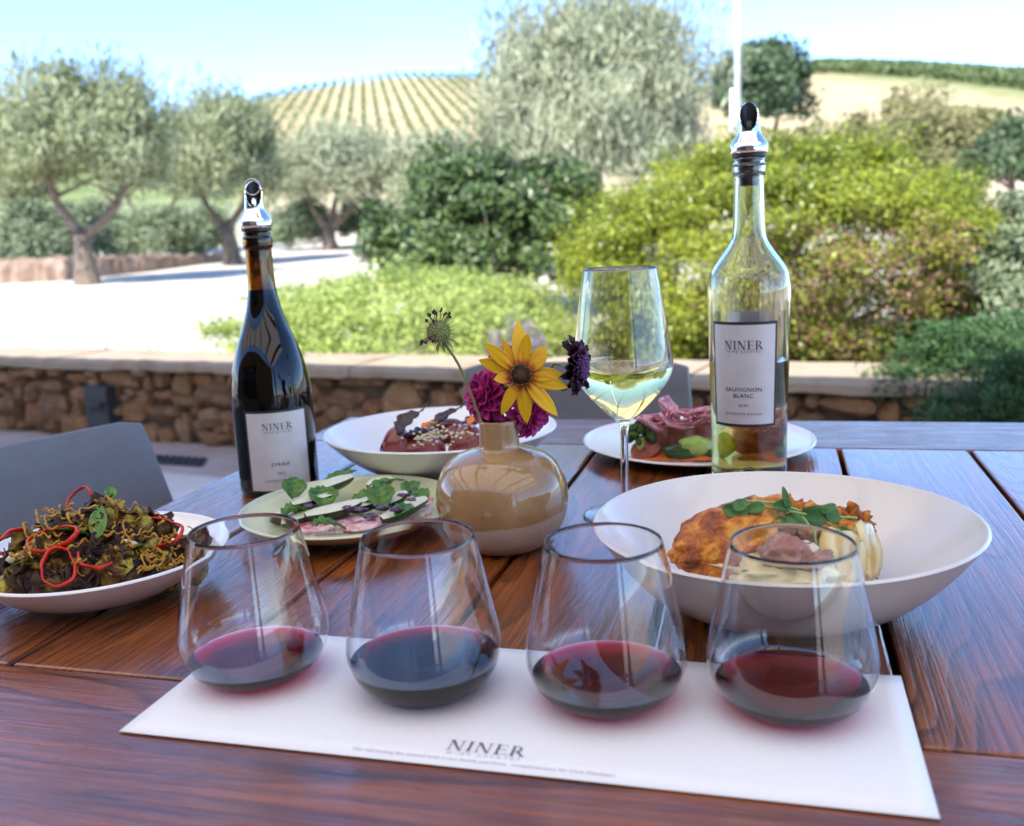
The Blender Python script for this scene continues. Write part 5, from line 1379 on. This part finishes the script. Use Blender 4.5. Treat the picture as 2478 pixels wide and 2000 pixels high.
for k in range(230):
    q = k + .5; rr2 = .0086 * math.sqrt(q / 230); a = q * 2.39996; zz = .003 + .0068 * math.sqrt(max(0, 1 - (rr2 / .0088) ** 2)) - .0016 * math.exp(-(rr2 / .003) ** 2)
    mb.ball((rr2 * math.cos(a), rr2 * math.sin(a), zz), (.0004, .0004, .0008), nu=6, nv=5)
mb.build('cone', bd, fl)
mb = MB(); r_ = random.Random(3)
for k in range(34):
    a = k * 2.4; rr2 = r_.uniform(.0068, .0084); mb.ball((rr2 * math.cos(a), rr2 * math.sin(a), .0065 + r_.uniform(0, .0015)), .00035, nu=6, nv=5)
mb.build('pollen', mat_plain('pollen_yellow', (.75, .55, .12), .6), fl)
def stem_obj(fl, A_, mids, B_, r=.0012):
    inv = fl.matrix_basis.inverted(); 
    pts = [A_] + mids + [B_]; sm = []
    for i in range(len(pts) - 1):
        p0, p1, p2, p3 = pts[max(i-1, 0)], pts[i], pts[i+1], pts[min(i+2, len(pts)-1)]
        for j in range(5):
            t = j / 5; sm.append(.5 * ((2*p1) + (p2 - p0) * t + (2*p0 - 5*p1 + 4*p2 - p3) * t*t + (3*p1 - p0 - 3*p2 + p3) * t**3))
    sm.append(pts[-1]); mb = MB(); mb.tube([inv @ Vector(p) for p in sm], r, 10); return mb.build('stem', M_fstem, fl)
stem_obj(fl, Rc + Vector((0, .003, -.001)), [Rc + Vector((-.004, .018, -.012)), Vector((vx + .003, vy - .002, TZ + .125))], Vector((vx + .004, vy, TZ + .06)), .0014)

M_dahlia = mat_noise('magenta_petal', [(.3, (.34, .010, .13)), (.6, (.52, .035, .24)), (.8, (.64, .12, .38))], 90, .42, .3, .0005, stretch=(3, 1, 1))
def dahlia(px, py, Y, rad_, face, label, seed, layers=5):
    P = atY(px, py, Y); d_ = put('magenta_dahlia', P, label, 'flower', 'magenta dahlias in the vase'); d_.rotation_euler = Vector(face).to_track_quat('Z', 'Y').to_euler()
    r_ = random.Random(seed); mb = MB()
    for l in range(layers):
        n_ = 5 + l * 2; e = R(80 - l * 24)
        for k in range(n_):
            a = 2 * PI * (k + .5 * (l % 2)) / n_ + r_.uniform(-.1, .1); L = rad_ * (.55 + .45 * l / (layers - 1)) * r_.uniform(.9, 1.08)
            M_ = Matrix.Rotation(a, 4, 'Z') @ Matrix.Translation((0, .002, 0)) @ Matrix.Rotation(e, 4, 'X')
            mb.leaf(M_, L, L * .70, .30, -.25 + .12 * l, 9, wavy=.0, tip=.7)
    mb.build('petals', M_dahlia, d_, solid=.0003)
    mb = MB(); mb.ball((0, 0, -.002), (rad_ * .35, rad_ * .35, rad_ * .3), .1, 3, seed, 18, 10); mb.build('calyx', M_fstem, d_)
    stem_obj(d_, P, [P.lerp(Vector((vx, vy, TZ + .11)), .6) + Vector((0, .004, .004))], Vector((vx - .002, vy + .003, TZ + .06)))
dahlia(1022, 828, .752, .0245, (-.75, -.55, .35), 'magenta dahlia leaning left behind the yellow flower', 1)
dahlia(1115, 868, .752, .0215, (.65, -.45, -.25), 'magenta dahlia facing down to the right behind the yellow flower', 2)
dahlia(1068, 760, .765, .0190, (.1, -.3, .9), 'magenta dahlia peeping above the petals at the top', 3, 5)

# dark scabiosa at the right
M_scab = mat_noise('black_petal', [(.3, (.010, .003, .008)), (.7, (.045, .010, .028))], 90, .5, .4, .0005)
M_pin = mat_noise('purple_floret', [(.3, (.09, .03, .12)), (.7, (.26, .11, .32))], 300, .5, .2)
Ps_ = atY(1206, 770, .715); sc_ = put('dark_scabiosa', Ps_, 'dark purple-black pincushion flower at the right, its face turned towards the white wine glass', 'flower', 'scabiosa in the vase')
sc_['label'] = 'purple-black pincushion flower at the right, turned towards the white wine glass'
sc_.rotation_euler = Vector((.96, -.22, -.05)).to_track_quat('Z', 'Y').to_euler()
mb = MB(); r_ = random.Random(5)
for l in range(3):
    for k in range(13):
        a = 2 * PI * (k + .33 * l) / 13 + r_.uniform(-.1, .1); L = r_.uniform(.014, .019) * (1 - .12 * l)
        M_ = Matrix.Rotation(a, 4, 'Z') @ Matrix.Translation((0, .006, .001 * l)) @ Matrix.Rotation(R(-12 + 22 * l + r_.uniform(-14, 14)), 4, 'X')
        mb.leaf(M_, L, L * .62, .3, .2 * r_.uniform(-1, 1), 7, wavy=.13, tip=.5, notch=-.15)
mb.build('petals', M_scab, sc_, solid=.0004)
mb = MB()
for k in range(260):
    q = k + .5; rr2 = .0125 * math.sqrt(q / 260); a = q * 2.39996; zz = .0105 * math.sqrt(max(0, 1 - (rr2 / .0135) ** 2))
    d = Vector((rr2 * math.cos(a) / .0135, rr2 * math.sin(a) / .0135, .5)).normalized(); b0 = Vector((rr2 * math.cos(a), rr2 * math.sin(a), zz * .6))
    e = b0 + d * r_.uniform(.003, .0055); mb.tube([b0, e], [.0004, .0003], 5); mb.ball(e, .00075, .5, 5, k, 6, 5)
mb.build('pincushion', M_pin, sc_)
stem_obj(sc_, Ps_ + Vector((-.006, 0, -.001)), [atY(1172, 765, .722), atY(1150, 785, .73)], Vector((vx + .006, vy + .002, TZ + .075)), .0010)

# seed head at the left
M_seed = mat_noise('seed_green', [(.3, (.16, .20, .06)), (.7, (.36, .40, .16))], 300, .6, .4)
Pd = atY(922, 697, .735); sd = put('scabiosa_seed_head', Pd, 'round green pincushion seed head with dark burgundy florets on a long stem at the left', 'flower', 'scabiosa in the vase')
sd.scale = (.88, .88, .88); sd.rotation_euler = Vector((-.35, -.25, .9)).to_track_quat('Z', 'Y').to_euler()
mb = MB(); mb.ball((0, 0, 0), .0095, .05, 3, 1, 24, 14); r_ = random.Random(9)
for k in range(150):
    z = 1 - 2 * (k + .5) / 150
    if z < -.7: continue
    a = k * 2.39996; s_ = math.sqrt(1 - z * z); d = Vector((s_ * math.cos(a), s_ * math.sin(a), z))
    mb.ball(d * .0098, .0011, .3, 4, k, 7, 5); mb.tube([d * .0098, d * r_.uniform(.0145, .0185)], [.00022, .00008], 4)
mb.build('head', M_seed, sd)
mb = MB()
for k in range(17):
    a = r_.uniform(0, 6.28) ; e = r_.uniform(-.35, 1.1) if k > 5 else r_.uniform(.8, 1.5)
    d = Vector((math.cos(a) * math.cos(e), math.sin(a) * math.cos(e), math.sin(e)))
    tip = d * r_.uniform(.0165, .0205) + Vector((0, 0, -.001)); mb.tube([d * .0095, tip], [.0003, .0005], 5)
    for q in range(4): mb.ball(tip + Vector((r_.uniform(-1, 1), r_.uniform(-1, 1), r_.uniform(-1, 1))) * .0011, .0010, .6, 4, k + q, 7, 5)
for k in range(8):
    a = 2 * PI * k / 8; M_ = Matrix.Rotation(a, 4, 'Z') @ Matrix.Translation((0, .004, -.008)) @ Matrix.Rotation(R(-35), 4, 'X')
mb.build('florets', mat_noise('burgundy_floret', [(.3, (.035, .006, .016)), (.7, (.10, .018, .045))], 200, .5, .2), sd)
mb = MB()
for k in range(8):
    a = 2 * PI * k / 8; mb.leaf(Matrix.Rotation(a, 4, 'Z') @ Matrix.Translation((0, .003, -.0085)) @ Matrix.Rotation(R(-30), 4, 'X'), .011, .003, .2, .3, 5)
mb.build('bracts', M_fstem, sd, solid=.0003)
stem_obj(sd, Pd + Vector((.003, 0, -.008)), [atY(975, 790, .738)], Vector((vx - .004, vy - .004, TZ + .07)), .0012)
